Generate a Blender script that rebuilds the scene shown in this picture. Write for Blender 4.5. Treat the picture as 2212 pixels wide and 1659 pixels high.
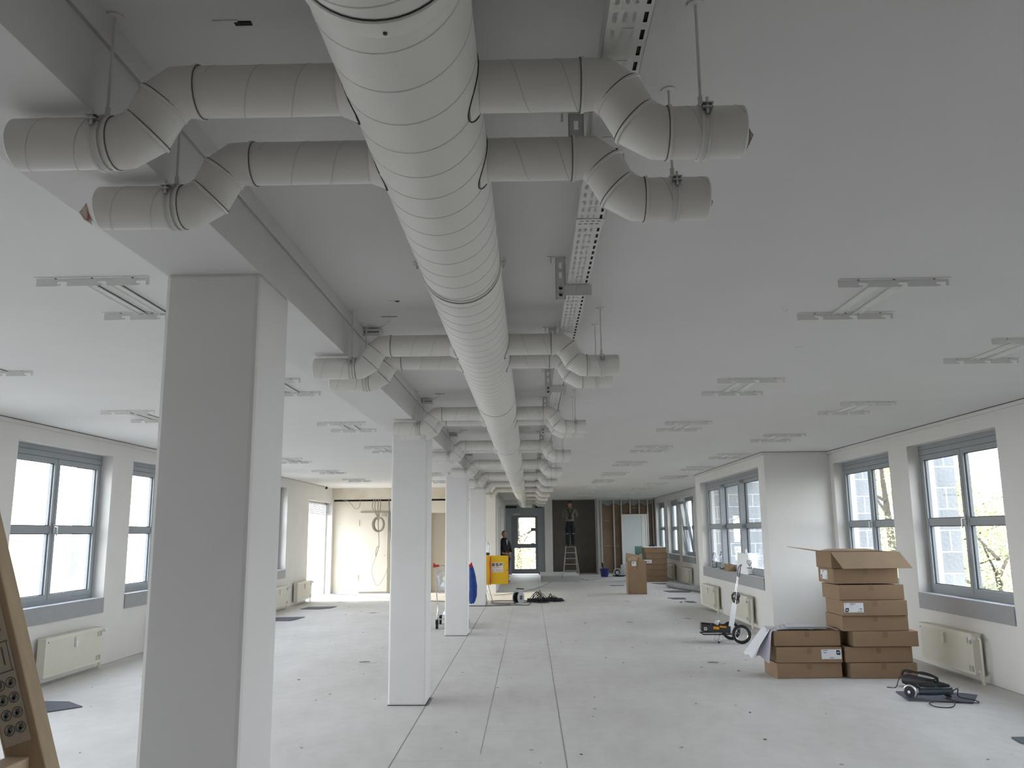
import bpy, bmesh, math, random
from mathutils import Vector, Matrix
random.seed(7)
PI = math.pi
for o in list(bpy.data.objects): bpy.data.objects.remove(o)
SC = bpy.context.scene
COL = SC.collection

# ---------------------------------------------------------------- camera, sky, sun, exposure
F, YAW, PITCH, ROLL, H = 1805.7, -0.0198, 0.1750, -0.0089, 1.6
cam_d = bpy.data.cameras.new('camera'); cam = bpy.data.objects.new('camera', cam_d); COL.objects.link(cam)
cam_d.sensor_width = 36.0; cam_d.lens = F / 2212 * 36.0; cam_d.clip_start = 0.05; cam_d.clip_end = 400
fwd = Vector((math.sin(YAW)*math.cos(PITCH), math.cos(YAW)*math.cos(PITCH), math.sin(PITCH)))
rgt = Vector((math.cos(YAW), -math.sin(YAW), 0)); upv = rgt.cross(fwd)
r2 = math.cos(ROLL)*rgt + math.sin(ROLL)*upv; u2 = -math.sin(ROLL)*rgt + math.cos(ROLL)*upv
m3 = Matrix((r2, u2, -fwd)).transposed()
cam.matrix_world = Matrix.Translation((0, 0, H)) @ m3.to_4x4()
SC.camera = cam
SC.view_settings.view_transform = 'Standard'; SC.view_settings.look = 'None'
SC.view_settings.exposure = 0.0; SC.view_settings.gamma = 1.0; SC.view_settings.use_curve_mapping = False
SC.cycles.use_denoising = True
try: SC.cycles.denoiser = 'OPENIMAGEDENOISE'
except Exception: pass
SC.cycles.max_bounces = 10; SC.cycles.diffuse_bounces = 7; SC.cycles.glossy_bounces = 3
SC.cycles.transparent_max_bounces = 12; SC.cycles.transmission_bounces = 4
SC.cycles.caustics_reflective = False; SC.cycles.caustics_refractive = False
SC.cycles.sample_clamp_indirect = 6.0

SKY = 9.4
w = bpy.data.worlds.new('sky'); SC.world = w; w.use_nodes = True
wn = w.node_tree.nodes; wl = w.node_tree.links
bg = wn['Background']; bg.inputs['Strength'].default_value = SKY
geo = wn.new('ShaderNodeTexCoord'); sep = wn.new('ShaderNodeSeparateXYZ'); ramp = wn.new('ShaderNodeValToRGB'); ma = wn.new('ShaderNodeMapRange')
wl.new(geo.outputs['Generated'], sep.inputs[0]); wl.new(sep.outputs['Z'], ma.inputs['Value'])
ma.inputs['From Min'].default_value = -1; ma.inputs['From Max'].default_value = 1
wl.new(ma.outputs[0], ramp.inputs[0])
cr = ramp.color_ramp
cr.elements[0].position = 0.0; cr.elements[0].color = (.25, .26, .26, 1)
cr.elements[1].position = 1.0; cr.elements[1].color = (.74, .84, 1.0, 1)
e = cr.elements.new(.485); e.color = (.34, .35, .35, 1)
e = cr.elements.new(.50); e.color = (.95, .98, 1.0, 1)
e = cr.elements.new(.68); e.color = (.88, .93, 1.0, 1)
# the sky is brighter on the sun side (left) than on the shaded side (right)
mr = wn.new('ShaderNodeMapRange'); wl.new(sep.outputs['X'], mr.inputs['Value'])
mr.inputs['From Min'].default_value = -1; mr.inputs['From Max'].default_value = 1; mr.inputs['To Min'].default_value = 1.5; mr.inputs['To Max'].default_value = .8
vm = wn.new('ShaderNodeVectorMath'); vm.operation = 'SCALE'; wl.new(ramp.outputs[0], vm.inputs[0]); wl.new(mr.outputs[0], vm.inputs['Scale'])
wl.new(vm.outputs[0], bg.inputs['Color'])

def portal(name, loc, sx, sy, rot):
    d = bpy.data.lights.new(name, 'AREA'); d.shape = 'RECTANGLE'; d.size = sx; d.size_y = sy
    o = bpy.data.objects.new(name, d); COL.objects.link(o); o.location = loc; o.rotation_euler = rot
    d.cycles.is_portal = True
    return o
def spot(name, src, tgt, energy, ang, color, blend=.15, rad=.15):
    d = bpy.data.lights.new(name, 'SPOT'); d.energy = energy; d.spot_size = ang; d.spot_blend = blend; d.shadow_soft_size = rad; d.color = color
    o = bpy.data.objects.new(name, d); COL.objects.link(o); o.location = src
    o.rotation_euler = (Vector(tgt) - Vector(src)).to_track_quat('-Z', 'Y').to_euler()
    return o
# spot lamp standing in for the low sun from the left, terrace door only
spot('sun_through_terrace_door', (-28, 20.7, 10.4), (-1.9, 21.6, 0.1), 65000, math.radians(7.2), (1.0, .86, .62))

# ---------------------------------------------------------------- materials
MATS = {}
def mat(name, col, rough=.6, metal=0., noise=0., nscale=8., bump=0., bscale=60., col2=None, spec=.5, stretch=None):
    if name in MATS: return MATS[name]
    m = bpy.data.materials.new(name); m.use_nodes = True; nt = m.node_tree; b = nt.nodes['Principled BSDF']
    b.inputs['Base Color'].default_value = (*col, 1); b.inputs['Roughness'].default_value = rough; b.inputs['Metallic'].default_value = metal
    b.inputs['Specular IOR Level'].default_value = spec
    tc = nt.nodes.new('ShaderNodeTexCoord'); mp = nt.nodes.new('ShaderNodeMapping'); nt.links.new(tc.outputs['Object'], mp.inputs[0])
    if stretch: mp.inputs['Scale'].default_value = stretch
    n = nt.nodes.new('ShaderNodeTexNoise'); n.inputs['Scale'].default_value = nscale; n.inputs['Detail'].default_value = 6; nt.links.new(mp.outputs[0], n.inputs['Vector'])
    rp = nt.nodes.new('ShaderNodeValToRGB'); c2 = col2 or tuple(c*(1-noise) for c in col)
    rp.color_ramp.elements[0].position = .35; rp.color_ramp.elements[0].color = (*c2, 1)
    rp.color_ramp.elements[1].position = .65; rp.color_ramp.elements[1].color = (*col, 1)
    nt.links.new(n.outputs['Fac'], rp.inputs[0]); nt.links.new(rp.outputs[0], b.inputs['Base Color'])
    if bump > 0:
        n2 = nt.nodes.new('ShaderNodeTexNoise'); n2.inputs['Scale'].default_value = bscale; n2.inputs['Detail'].default_value = 4
        nt.links.new(mp.outputs[0], n2.inputs['Vector']); bp = nt.nodes.new('ShaderNodeBump'); bp.inputs['Strength'].default_value = bump; bp.inputs['Distance'].default_value = .01
        nt.links.new(n2.outputs['Fac'], bp.inputs['Height']); nt.links.new(bp.outputs[0], b.inputs['Normal'])
    MATS[name] = m; return m
WALL = mat('white_wall_paint', (.72, .705, .68), .8, noise=.03, nscale=3, bump=.08, bscale=90)
CEIL = mat('white_ceiling_paint', (.69, .68, .67), .85, noise=.025, nscale=2, bump=.05, bscale=60)
COLM = mat('column_paint', (.76, .75, .74), .75, noise=.03, nscale=4, bump=.06, bscale=80)
GREYW = mat('grey_filler_wall', (.20, .185, .17), .9, noise=.15, nscale=3, bump=.1)
TAUPE = mat('taupe_door_paint', (.42, .37, .29), .6, noise=.03)
CREAM = mat('cream_wall_paint', (.68, .635, .55), .8, noise=.04, nscale=2)
DUCTM = mat('painted_sheet_metal', (.74, .715, .68), .45, noise=.03, nscale=3, bump=.03, bscale=25, stretch=(1, .15, 1))
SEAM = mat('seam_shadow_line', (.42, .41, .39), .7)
BLACK = mat('black_rubber', (.012, .012, .014), .55)
JOINT = mat('dark_pipe_joint', (.10, .095, .09), .9)
GAP = mat('dark_joint', (.03, .028, .025), .9)
STEELP = mat('white_painted_steel', (.68, .665, .64), .5, noise=.04, nscale=12)
ALU = mat('bare_aluminium', (.62, .63, .64), .35, 1.0, noise=.1, nscale=20)
CHROME = mat('chrome_wire', (.75, .76, .78), .22, 1.0)
FRAME = mat('grey_window_frame', (.30, .325, .345), .45, noise=.05, nscale=5)
SILL = mat('grey_sill_laminate', (.33, .335, .345), .5, noise=.05, nscale=14, bump=.02)
SILLT = mat('sill_top_laminate', (.62, .64, .67), .35, noise=.03)
RAD = mat('cream_radiator_enamel', (.70, .675, .58), .4, noise=.02)
VENT = mat('radiator_slot', (.05, .05, .045), .8)
WHITEP = mat('white_plastic', (.8, .8, .79), .4)
CARD = mat('brown_cardboard', (.29, .19, .115), .85, noise=.1, nscale=5, bump=.05, bscale=120)
CARDL = mat('light_cardboard_inside', (.37, .265, .175), .85, noise=.08, nscale=5)
TAPE = mat('brown_parcel_tape', (.22, .13, .075), .35, noise=.05)
PAPER = mat('white_paper', (.78, .79, .84), .8, noise=.04, nscale=6)
LBL = mat('label_paper', (.72, .74, .77), .6)
INK = mat('black_print', (.02, .02, .022), .6)
INKG = mat('grey_print', (.16, .17, .18), .6)
SLATE = mat('dark_slate_tile', (.115, .13, .155), .8, noise=.15, nscale=30, bump=.15, bscale=90)
TOOL = mat('dark_teal_tool_body', (.02, .035, .045), .45)
TOOLG = mat('graphite_tool_body', (.035, .035, .038), .5)
YEL = mat('yellow_enamel', (.80, .50, .012), .4, noise=.03)
ORG = mat('orange_cable', (.55, .10, .01), .5)
BLUE = mat('blue_cloth', (.012, .055, .24), .9, noise=.35, nscale=9, bump=.3, bscale=14)
BLUEP = mat('dark_blue_plastic', (.02, .03, .17), .4)
RED = mat('red_plastic', (.5, .02, .02), .35)
WOOD = mat('pale_ladder_wood', (.56, .42, .27), .55, noise=.18, nscale=4, bump=.05, stretch=(6, 6, .6))
WOODD = mat('aged_ladder_wood', (.50, .37, .24), .6, noise=.2, nscale=4, stretch=(6, 6, .6))
GYP = mat('grey_gypsum_board', (.55, .55, .54), .85, noise=.06, nscale=4)
KRAFT = mat('brown_backing_board', (.26, .175, .12), .9, noise=.15, nscale=3)
ZINC = mat('galvanised_stud', (.60, .61, .60), .4, .6, noise=.12, nscale=10)
GREENB = mat('green_moisture_board', (.22, .45, .40), .85, noise=.05)
PLASTIC = mat('dusty_grey_roll', (.38, .39, .39), .6, noise=.2, nscale=6)
DOORW = mat('white_door_leaf', (.72, .76, .80), .45)
SKIN = mat('skin', (.50, .27, .18), .6, noise=.08, nscale=20)
HAIRM = mat('short_brown_hair', (.05, .03, .02), .8, noise=.3, nscale=60)
HAIRG = mat('grey_hair', (.30, .28, .26), .8, noise=.3, nscale=60)
SHIRT = mat('olive_grey_shirt', (.20, .175, .14), .9, noise=.15, nscale=8, bump=.3, bscale=12)
PANTS = mat('dark_work_trousers', (.022, .026, .034), .9, noise=.3, nscale=8, bump=.3, bscale=12)
JACK = mat('black_jacket_cloth', (.014, .013, .016), .85, noise=.3, nscale=8, bump=.3, bscale=12)
SHOE = mat('black_shoe_leather', (.012, .012, .012), .5)
REFL = mat('reflective_strip', (.65, .67, .68), .3)
LEAF = mat('yellow_green_leaves', (.50, .48, .25), .7, col2=(.28, .29, .15), nscale=1.2, spec=.1)
LEAFD = mat('deep_green_leaves', (.38, .40, .23), .7, col2=(.20, .23, .13), nscale=1.2, spec=.1)
BARK = mat('bark', (.10, .08, .06), .9, noise=.4)
GRASS = mat('grass_ground', (.15, .145, .11), .95, noise=.4, nscale=.5)

def floor_material():
    m = bpy.data.materials.new('dusty_screed_floor'); m.use_nodes = True; nt = m.node_tree; b = nt.nodes['Principled BSDF']; L = nt.links
    tc = nt.nodes.new('ShaderNodeTexCoord'); mp = nt.nodes.new('ShaderNodeMapping'); L.new(tc.outputs['Object'], mp.inputs[0]); mp.inputs['Scale'].default_value = (1, .55, 1)
    def noise(s, d, v=None):
        n = nt.nodes.new('ShaderNodeTexNoise'); n.inputs['Scale'].default_value = s; n.inputs['Detail'].default_value = d; n.inputs['Roughness'].default_value = .65
        L.new((v or mp).outputs[0], n.inputs['Vector']); return n
    def ramp(n, p0, c0, p1, c1):
        r = nt.nodes.new('ShaderNodeValToRGB'); r.color_ramp.elements[0].position = p0; r.color_ramp.elements[0].color = (*c0, 1)
        r.color_ramp.elements[1].position = p1; r.color_ramp.elements[1].color = (*c1, 1); L.new(n.outputs['Fac'], r.inputs[0]); return r
    a = ramp(noise(.9, 8), .32, (.58, .56, .535), .68, (.70, .685, .67))
    c = ramp(noise(7, 8), .35, (.80, .79, .78), .6, (1, 1, 1))
    s = ramp(noise(38, 3), .70, (1, 1, 1), .76, (.45, .43, .40))
    mx = nt.nodes.new('ShaderNodeMixRGB'); mx.blend_type = 'MULTIPLY'; mx.inputs[0].default_value = .35; L.new(a.outputs[0], mx.inputs[1]); L.new(c.outputs[0], mx.inputs[2])
    m2 = nt.nodes.new('ShaderNodeMixRGB'); m2.blend_type = 'MULTIPLY'; m2.inputs[0].default_value = .35; L.new(mx.outputs[0], m2.inputs[1]); L.new(s.outputs[0], m2.inputs[2])
    L.new(m2.outputs[0], b.inputs['Base Color']); b.inputs['Roughness'].default_value = .62; b.inputs['Specular IOR Level'].default_value = .35
    bp = nt.nodes.new('ShaderNodeBump'); bp.inputs['Strength'].default_value = .12; bp.inputs['Distance'].default_value = .01; L.new(noise(20, 6).outputs['Fac'], bp.inputs['Height']); L.new(bp.outputs[0], b.inputs['Normal'])
    return m
FLOORM = floor_material()
def block_material():
    m = bpy.data.materials.new('grey_concrete_block'); m.use_nodes = True; nt = m.node_tree; b = nt.nodes['Principled BSDF']; L = nt.links
    tc = nt.nodes.new('ShaderNodeTexCoord'); sp = nt.nodes.new('ShaderNodeSeparateXYZ'); cb = nt.nodes.new('ShaderNodeCombineXYZ'); ad = nt.nodes.new('ShaderNodeMath')
    L.new(tc.outputs['Object'], sp.inputs[0]); L.new(sp.outputs['X'], ad.inputs[0]); L.new(sp.outputs['Y'], ad.inputs[1]); L.new(ad.outputs[0], cb.inputs[0]); L.new(sp.outputs['Z'], cb.inputs[1])
    br = nt.nodes.new('ShaderNodeTexBrick'); L.new(cb.outputs[0], br.inputs['Vector']); br.inputs['Scale'].default_value = 1.0
    br.inputs['Brick Width'].default_value = .52; br.inputs['Row Height'].default_value = .262; br.inputs['Mortar Size'].default_value = .008
    br.inputs['Color1'].default_value = (.37, .39, .41, 1); br.inputs['Color2'].default_value = (.32, .34, .36, 1); br.inputs['Mortar'].default_value = (.66, .67, .67, 1)
    L.new(br.outputs['Color'], b.inputs['Base Color']); b.inputs['Roughness'].default_value = .9
    n = nt.nodes.new('ShaderNodeTexNoise'); n.inputs['Scale'].default_value = 25; L.new(tc.outputs['Object'], n.inputs['Vector']); bp = nt.nodes.new('ShaderNodeBump'); bp.inputs['Strength'].default_value = .5; bp.inputs['Distance'].default_value = .02
    L.new(n.outputs['Fac'], bp.inputs['Height']); L.new(bp.outputs[0], b.inputs['Normal']); return m
BLOCK = block_material()
def glass_material(name, tint=(.97, .98, .98), gl=.06):
    m = bpy.data.materials.new(name); m.use_nodes = True; nt = m.node_tree; L = nt.links
    for n in list(nt.nodes):
        if n.type == 'BSDF_PRINCIPLED': nt.nodes.remove(n)
    out = [n for n in nt.nodes if n.type == 'OUTPUT_MATERIAL'][0]
    t = nt.nodes.new('ShaderNodeBsdfTransparent'); t.inputs[0].default_value = (*tint, 1); g = nt.nodes.new('ShaderNodeBsdfGlossy'); g.inputs['Roughness'].default_value = .01
    fr = nt.nodes.new('ShaderNodeFresnel'); fr.inputs[0].default_value = 1.45; mu = nt.nodes.new('ShaderNodeMath'); mu.operation = 'MULTIPLY'; mu.inputs[1].default_value = gl * 12
    L.new(fr.outputs[0], mu.inputs[0]); mx = nt.nodes.new('ShaderNodeMixShader'); L.new(mu.outputs[0], mx.inputs[0]); L.new(t.outputs[0], mx.inputs[1]); L.new(g.outputs[0], mx.inputs[2]); L.new(mx.outputs[0], out.inputs[0])
    return m
GLASS = glass_material('window_glass', gl=.03)
PET = glass_material('clear_bottle_plastic', (.86, .9, .92), .09)

# ---------------------------------------------------------------- mesh helpers
def world_off(parent):
    v = Vector((0, 0, 0))
    while parent is not None: v = v + Vector(parent.location); parent = parent.parent
    return v
class MB:
    def __init__(s): s.bm = bmesh.new(); s.mi = 0
    def _f(s, vs):
        try: f = s.bm.faces.new(vs)
        except ValueError: return None
        f.material_index = s.mi; return f
    def face(s, pts): return s._f([s.bm.verts.new(p) for p in pts])
    def box(s, x0, x1, y0, y1, z0, z1, M=None):
        P = [Vector(p) for p in ((x0,y0,z0),(x1,y0,z0),(x1,y1,z0),(x0,y1,z0),(x0,y0,z1),(x1,y0,z1),(x1,y1,z1),(x0,y1,z1))]
        if M is not None: P = [M @ p for p in P]
        v = [s.bm.verts.new(p) for p in P]
        for q in ((0,3,2,1),(4,5,6,7),(0,1,5,4),(1,2,6,5),(2,3,7,6),(3,0,4,7)): s._f([v[i] for i in q])
        return s
    def bar(s, a, b, w, h, up=(0,0,1)):
        a, b = Vector(a), Vector(b); d = (b-a); l = d.length; d.normalize(); u = Vector(up)
        if abs(d.dot(u)) > .98: u = Vector((0,1,0))
        x = d.cross(u).normalized(); z = x.cross(d).normalized()
        M = Matrix.Translation(a) @ Matrix((x, d, z)).transposed().to_4x4()
        return s.box(-w/2, w/2, 0, l, -h/2, h/2, M)
    def tube(s, pts, r, n=8, cap=True, closed=False):
        pts = [Vector(p) for p in pts]; N = len(pts)
        rr = r if isinstance(r, (list, tuple)) else [r]*N
        rings = []; prev = None
        for i, p in enumerate(pts):
            a = pts[i-1] if (i > 0 or closed) else p; b = pts[(i+1) % N] if (i < N-1 or closed) else p
            t = (b-a)
            if t.length < 1e-9: t = Vector((0,0,1))
            t.normalize()
            if prev is None:
                u = Vector((0,0,1)) if abs(t.z) < .9 else Vector((0,1,0))
                x = t.cross(u).normalized()
            else: x = (prev - t*prev.dot(t)).normalized()
            prev = x; y = t.cross(x)
            k = 1.0
            if 0 < i < N-1:
                c = (pts[i]-pts[i-1]).normalized().dot((pts[i+1]-pts[i]).normalized()); k = 1/max(.6, math.sqrt(max(.01, (1+c)/2)))
            rings.append([s.bm.verts.new(p + (x*math.cos(2*PI*j/n) + y*math.sin(2*PI*j/n))*rr[i]) for j in range(n)])
        for i in range(N-1 if not closed else N):
            A, B = rings[i], rings[(i+1) % N]
            for j in range(n): s._f([A[j], A[(j+1)%n], B[(j+1)%n], B[j]])
        if cap and not closed: s._f(list(reversed(rings[0]))); s._f(rings[-1])
        return s
    def cyl(s, a, b, r, n=16, r2=None): return s.tube([a, b], [r, r if r2 is None else r2], n)
    def lathe(s, prof, c=(0,0,0), axis=(0,0,1), n=20, cap=True):
        c = Vector(c); ax = Vector(axis).normalized(); u = Vector((1,0,0)) if abs(ax.x) < .9 else Vector((0,1,0))
        x = ax.cross(u).normalized(); y = ax.cross(x); rings = []
        for r, h in prof: rings.append([s.bm.verts.new(c + ax*h + (x*math.cos(2*PI*j/n)+y*math.sin(2*PI*j/n))*max(r, 1e-4)) for j in range(n)])
        for A, B in zip(rings, rings[1:]):
            for j in range(n): s._f([A[j], A[(j+1)%n], B[(j+1)%n], B[j]])
        if cap: s._f(list(reversed(rings[0]))); s._f(rings[-1])
        return s
    def prism(s, pts, d):
        d = Vector(d); a = [s.bm.verts.new(p) for p in pts]; b = [s.bm.verts.new(Vector(p)+d) for p in pts]; n = len(a)
        s._f(list(reversed(a))); s._f(b)
        for i in range(n): s._f([a[i], a[(i+1)%n], b[(i+1)%n], b[i]])
        return s
    def sphere(s, c, r, n=12, sc=(1,1,1)):
        c = Vector(c); m = n//2; pr = []
        for i in range(m+1):
            t = PI*i/m; pr.append([s.bm.verts.new(c + Vector((sc[0]*r*math.sin(t)*math.cos(2*PI*j/n), sc[1]*r*math.sin(t)*math.sin(2*PI*j/n), sc[2]*r*math.cos(t)))) for j in range(n)] if 0 < i < m else [s.bm.verts.new(c + Vector((0,0,sc[2]*r*math.cos(t))))])
        for A, B in zip(pr, pr[1:]):
            for j in range(n):
                q = [A[j % len(A)], B[j % len(B)], B[(j+1) % len(B)], A[(j+1) % len(A)]]
                u = []; [u.append(v) for v in q if v not in u]
                if len(u) > 2: s._f(u)
        return s
    def build(s, name, mats, parent=None, smooth=False, bevel=0., origin=None, normals=True):
        off = world_off(parent) if parent is not None else Vector(origin or (0,0,0))
        if normals: bmesh.ops.recalc_face_normals(s.bm, faces=s.bm.faces)
        for v in s.bm.verts: v.co -= off
        if smooth:
            for f in s.bm.faces: f.smooth = True
        me = bpy.data.meshes.new(name); s.bm.to_mesh(me); s.bm.free()
        if smooth:
            try: me.set_sharp_from_angle(angle=math.radians(38))
            except Exception: pass
        for m in (mats if isinstance(mats, (list, tuple)) else [mats]): me.materials.append(m)
        o = bpy.data.objects.new(name, me); COL.objects.link(o)
        if parent is not None: o.parent = parent
        else: o.location = off
        if bevel > 0:
            b = o.modifiers.new('edge', 'BEVEL'); b.width = bevel; b.segments = 2; b.limit_method = 'ANGLE'
        return o
def tag(o, label, cat=None, group=None, kind=None):
    if label: o['label'] = label
    if cat: o['category'] = cat
    if group: o['group'] = group
    if kind: o['kind'] = kind
    return o
def thing(name, loc, label, cat, group=None, rz=0., kind=None):
    o = bpy.data.objects.new(name, None); COL.objects.link(o); o.location = loc; o.rotation_euler = (0,0,rz); o.empty_display_size = .1
    return tag(o, label, cat, group, kind)
def kids(o): return [c for c in bpy.data.objects if c.parent == o]
def dup(o, loc=None, rz=None, label=None, parent=None, tree=None):
    if tree is None:
        tree = {}
        for c in bpy.data.objects:
            if c.parent is not None: tree.setdefault(c.parent.name, []).append(c)
    c = o.copy(); COL.objects.link(c)
    if parent is not None: c.parent = parent
    if loc is not None: c.location = loc
    if rz is not None: c.rotation_euler = (0,0,rz)
    if label: c['label'] = label
    for k in tree.get(o.name, []): dup(k, parent=c, tree=tree)
    return c
def B(*a, **k): return MB().box(*a, **k)
def arc(c, r, a0, a1, n, u, v):
    c, u, v = Vector(c), Vector(u), Vector(v)
    return [c + u*(r*math.cos(a0+(a1-a0)*i/n)) + v*(r*math.sin(a0+(a1-a0)*i/n)) for i in range(n+1)]
def spline(pts, n=8):
    P = [Vector(p) for p in pts]; P = [P[0]*2-P[1]] + P + [P[-1]*2-P[-2]]; out = []
    for i in range(1, len(P)-2):
        a, b, c, d = P[i-1:i+3]
        for k in range(n):
            t = k/n; out.append(.5*((2*b)+(c-a)*t+(2*a-5*b+4*c-d)*t*t+(3*b-a-3*c+d)*t**3))
    out.append(P[-2]); return out
CZ = 2.812
# ================================================================ ROOM SHELL
def wall_y(name, xa, xb, y0, y1, holes, m, z1=CZ, z0=0.):      # wall running along Y
    b = MB(); y = y0
    for (h0, h1, s, t) in sorted(holes):
        if h0 > y: b.box(xa, xb, y, h0, z0, z1)
        if s > z0: b.box(xa, xb, h0, h1, z0, s)
        if t < z1: b.box(xa, xb, h0, h1, t, z1)
        y = h1
    if y < y1: b.box(xa, xb, y, y1, z0, z1)
    return tag(b.build(name, m), None, kind='structure')
def wall_x(name, ya, yb, x0, x1, holes, m, z1=CZ, z0=0.):
    b = MB(); x = x0
    for (h0, h1, s, t) in sorted(holes):
        if h0 > x: b.box(x, h0, ya, yb, z0, z1)
        if s > z0: b.box(h0, h1, ya, yb, z0, s)
        if t < z1: b.box(h0, h1, ya, yb, t, z1)
        x = h1
    if x < x1: b.box(x, x1, ya, yb, z0, z1)
    return tag(b.build(name, m), None, kind='structure')
Y0 = -4.5
b = B(-5.75, 5.1, Y0, 34, -.25, 0); b.mi = 1
def seam(x0, y0, x1, y1, w=.006):
    d = Vector((x1-x0, y1-y0, 0)); n = Vector((-d.y, d.x, 0)).normalized()*w/2; z = Vector((0,0,.0012))
    b.face([Vector((x0,y0,0))-n+z, Vector((x1,y1,0))-n+z, Vector((x1,y1,0))+n+z, Vector((x0,y0,0))+n+z])
seam(-1.0, 4.5, -1.0, 13.5, .006); seam(-.985, 14, -.985, 19, .007); seam(-.985, 8.22, -.985, 8.62, .022); seam(-.985, 13.9, -1.0, 30, .004)
seam(-.385, 6.5, -.385, 19, .004); seam(.235, 4.6, .235, 30, .006)
for (x0, x1, y) in ((-.98,-.45,8.65),(-.98,-.4,9.9),(-.98,.22,11.2),(-.98,-.4,16.2),(-.98,.22,14.6),(-.38,.22,17.3),(-.38,.22,7.2),(-.98,-.35,6.3),(-.38,.22,5.5),(-.98,-.4,5.1),(-.98,.22,18.6),(.22,4.5,13.1),(-.38,.22,21.6)):
    seam(x0, y, x1, y, .003)
tag(b.build('floor', [FLOORM, mat('floor_joint', (.27,.26,.25), .9)]), None, kind='structure')
tag(B(-5.75, 5.1, Y0, 34, CZ, CZ+.2).build('ceiling', CEIL), None, kind='structure')

LW = [.85, 3.45, 6.05, 8.69, 11.29, 13.95, 16.63]
RW = [.82, 3.4, 5.98, 8.57, 11.16]
FW = [19.35, 21.98, 24.63, 27.28, 29.93]
WZ0, WZ1, WL = .82, 2.612, 2.04
wall_y('wall_left', -5.72, -5.39, Y0, 23.3, [(y, y+WL, WZ0, WZ1) for y in LW] + [(20.5, 22.95, 0, 2.42)], WALL)
wall_y('wall_right', 4.75, 5.07, Y0, 13.35, [(y, y+WL, WZ0, WZ1) for y in RW], WALL)
wall_x('wall_bay_return', 13.35, 13.62, 3.72, 5.07, [], WALL)
wall_y('wall_bay', 3.72, 4.02, 13.62, 18.95, [(13.72, 18.45, WZ0, WZ1)], WALL)
wall_x('wall_bay_far_return', 18.70, 18.95, 4.02, 5.07, [], WALL)
wall_y('wall_right_far', 4.75, 5.07, 18.95, 34, [(y, y+WL, WZ0, WZ1) for y in FW], WALL)
wall_x('wall_back', Y0-.2, Y0, -5.75, 5.1, [], WALL)
# left wing end wall with a recessed board bulkhead and a taupe doorway
wall_x('wall_wing', 23.1, 23.3, -5.39, -1.30, [(-2.84, -2.07, 0, 2.13)], CREAM, z1=2.46)
tag(B(-2.84, -2.07, 23.24, 23.3, 0, 2.13).build('door_1', TAUPE), None, kind='structure')
b = B(-5.39, -1.30, 22.96, 23.3, 2.51, CZ)
tag(b.build('wall_bulkhead', mat('bulkhead_filler_board', (.58, .51, .40), .9, col2=(.68, .63, .54), nscale=2.2)), None, kind='structure')
tag(B(-5.39, -1.30, 23.15, 23.3, 2.46, 2.51).build('trim_bulkhead_gap', GAP), None, kind='structure')
# inner wall to the left of the hall
wall_y('wall_hall_left', -1.30, -.93, 22.96, 26.6, [], WALL); wall_y('wall_hall_left_far', -1.30, -1.0, 28.7, 32.6, [], WALL)
tag(B(-1.3, -1.0, 26.6, 28.7, 2.62, CZ).build('wall_hall_lintel', WALL), None, kind='structure')
wall_y('wall_hall_recess', -2.3, -2.1, 26.4, 29, [], WALL)
wall_x('wall_hall_recess_side', 28.7, 28.9, -2.1, -1.3, [], WALL); wall_x('wall_hall_recess_near', 26.4, 26.6, -2.1, -1.3, [], WALL)
# far end
wall_x('wall_far_grey', 33.4, 33.6, .57, 2.75, [], GREYW)
wall_y('wall_far_stub', 2.56, 2.75, 32.35, 33.4, [], WALL)
wall_x('wall_far_pier', 32.5, 33.4, .565, .86, [], WALL)
wall_x('wall_far_door', 32.6, 32.8, -1.25, .57, [(-.94, .56, 0, 2.63)], WALL)
wall_x('wall_far_right_backing', 33.0, 33.15, 2.75, 5.07, [], KRAFT)
# beam and columns
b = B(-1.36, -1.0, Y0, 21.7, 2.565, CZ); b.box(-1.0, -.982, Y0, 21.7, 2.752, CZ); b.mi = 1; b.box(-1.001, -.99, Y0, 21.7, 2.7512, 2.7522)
tag(b.build('ceiling_beam', [CEIL, SEAM], bevel=.012), 'long white downstand beam carried by the row of columns', 'beam', kind='structure')
CN = ['nearest', 'second', 'third', 'fourth']
for i, y in enumerate((3.0, 8.23, 13.55, 18.95)):
    b = B(-1.358, -1.002, y, y+.385, 0, 2.57)
    o = b.build('column', COLM, bevel=.018, origin=(-1.18, y+.19, 0))
    tag(o, 'square white column, %s of the four from the camera' % CN[i], 'column', 'white columns under the beam', 'structure')
    for s in (1,):
        bb = B(-1.360, -1.0, y-.002, y+.387, 0, .004); bb.build('base_joint', GAP, o)
# perimeter rail at the top of the walls
def rail(name, pts_boxes):
    b = MB()
    for q in pts_boxes: b.box(*q[:6])
    b.mi = 1
    for q in pts_boxes:
        x0,x1,y0,y1,z0,z1 = q; e = .002
        b.box(x0-e, x1+e, y0-e, y1+e, z1, z1+.006)  # dark strip imitates the shadow line between rail and ceiling
    tag(b.build(name, [STEELP, GAP]), None, kind='structure')
rz = (CZ-.045, CZ-.007)
rail('trim_left', [(-5.39, -5.355, Y0, 22.0, *rz)])
rail('trim_right', [(4.715, 4.75, Y0, 13.35, *rz)])
rail('trim_bay_return', [(3.69, 4.75, 13.315, 13.35, *rz)])
rail('trim_bay', [(3.685, 3.72, 13.35, 18.95, *rz)])
rail('trim_far_right', [(4.715, 4.75, 18.95, 32.3, *rz)])
o = MB().cyl((-5.35, 22.0, CZ-.03), (-5.35, 22.06, CZ-.03), .035, 12).build('trim_rail_end', BLACK); tag(o, None, kind='structure')
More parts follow.
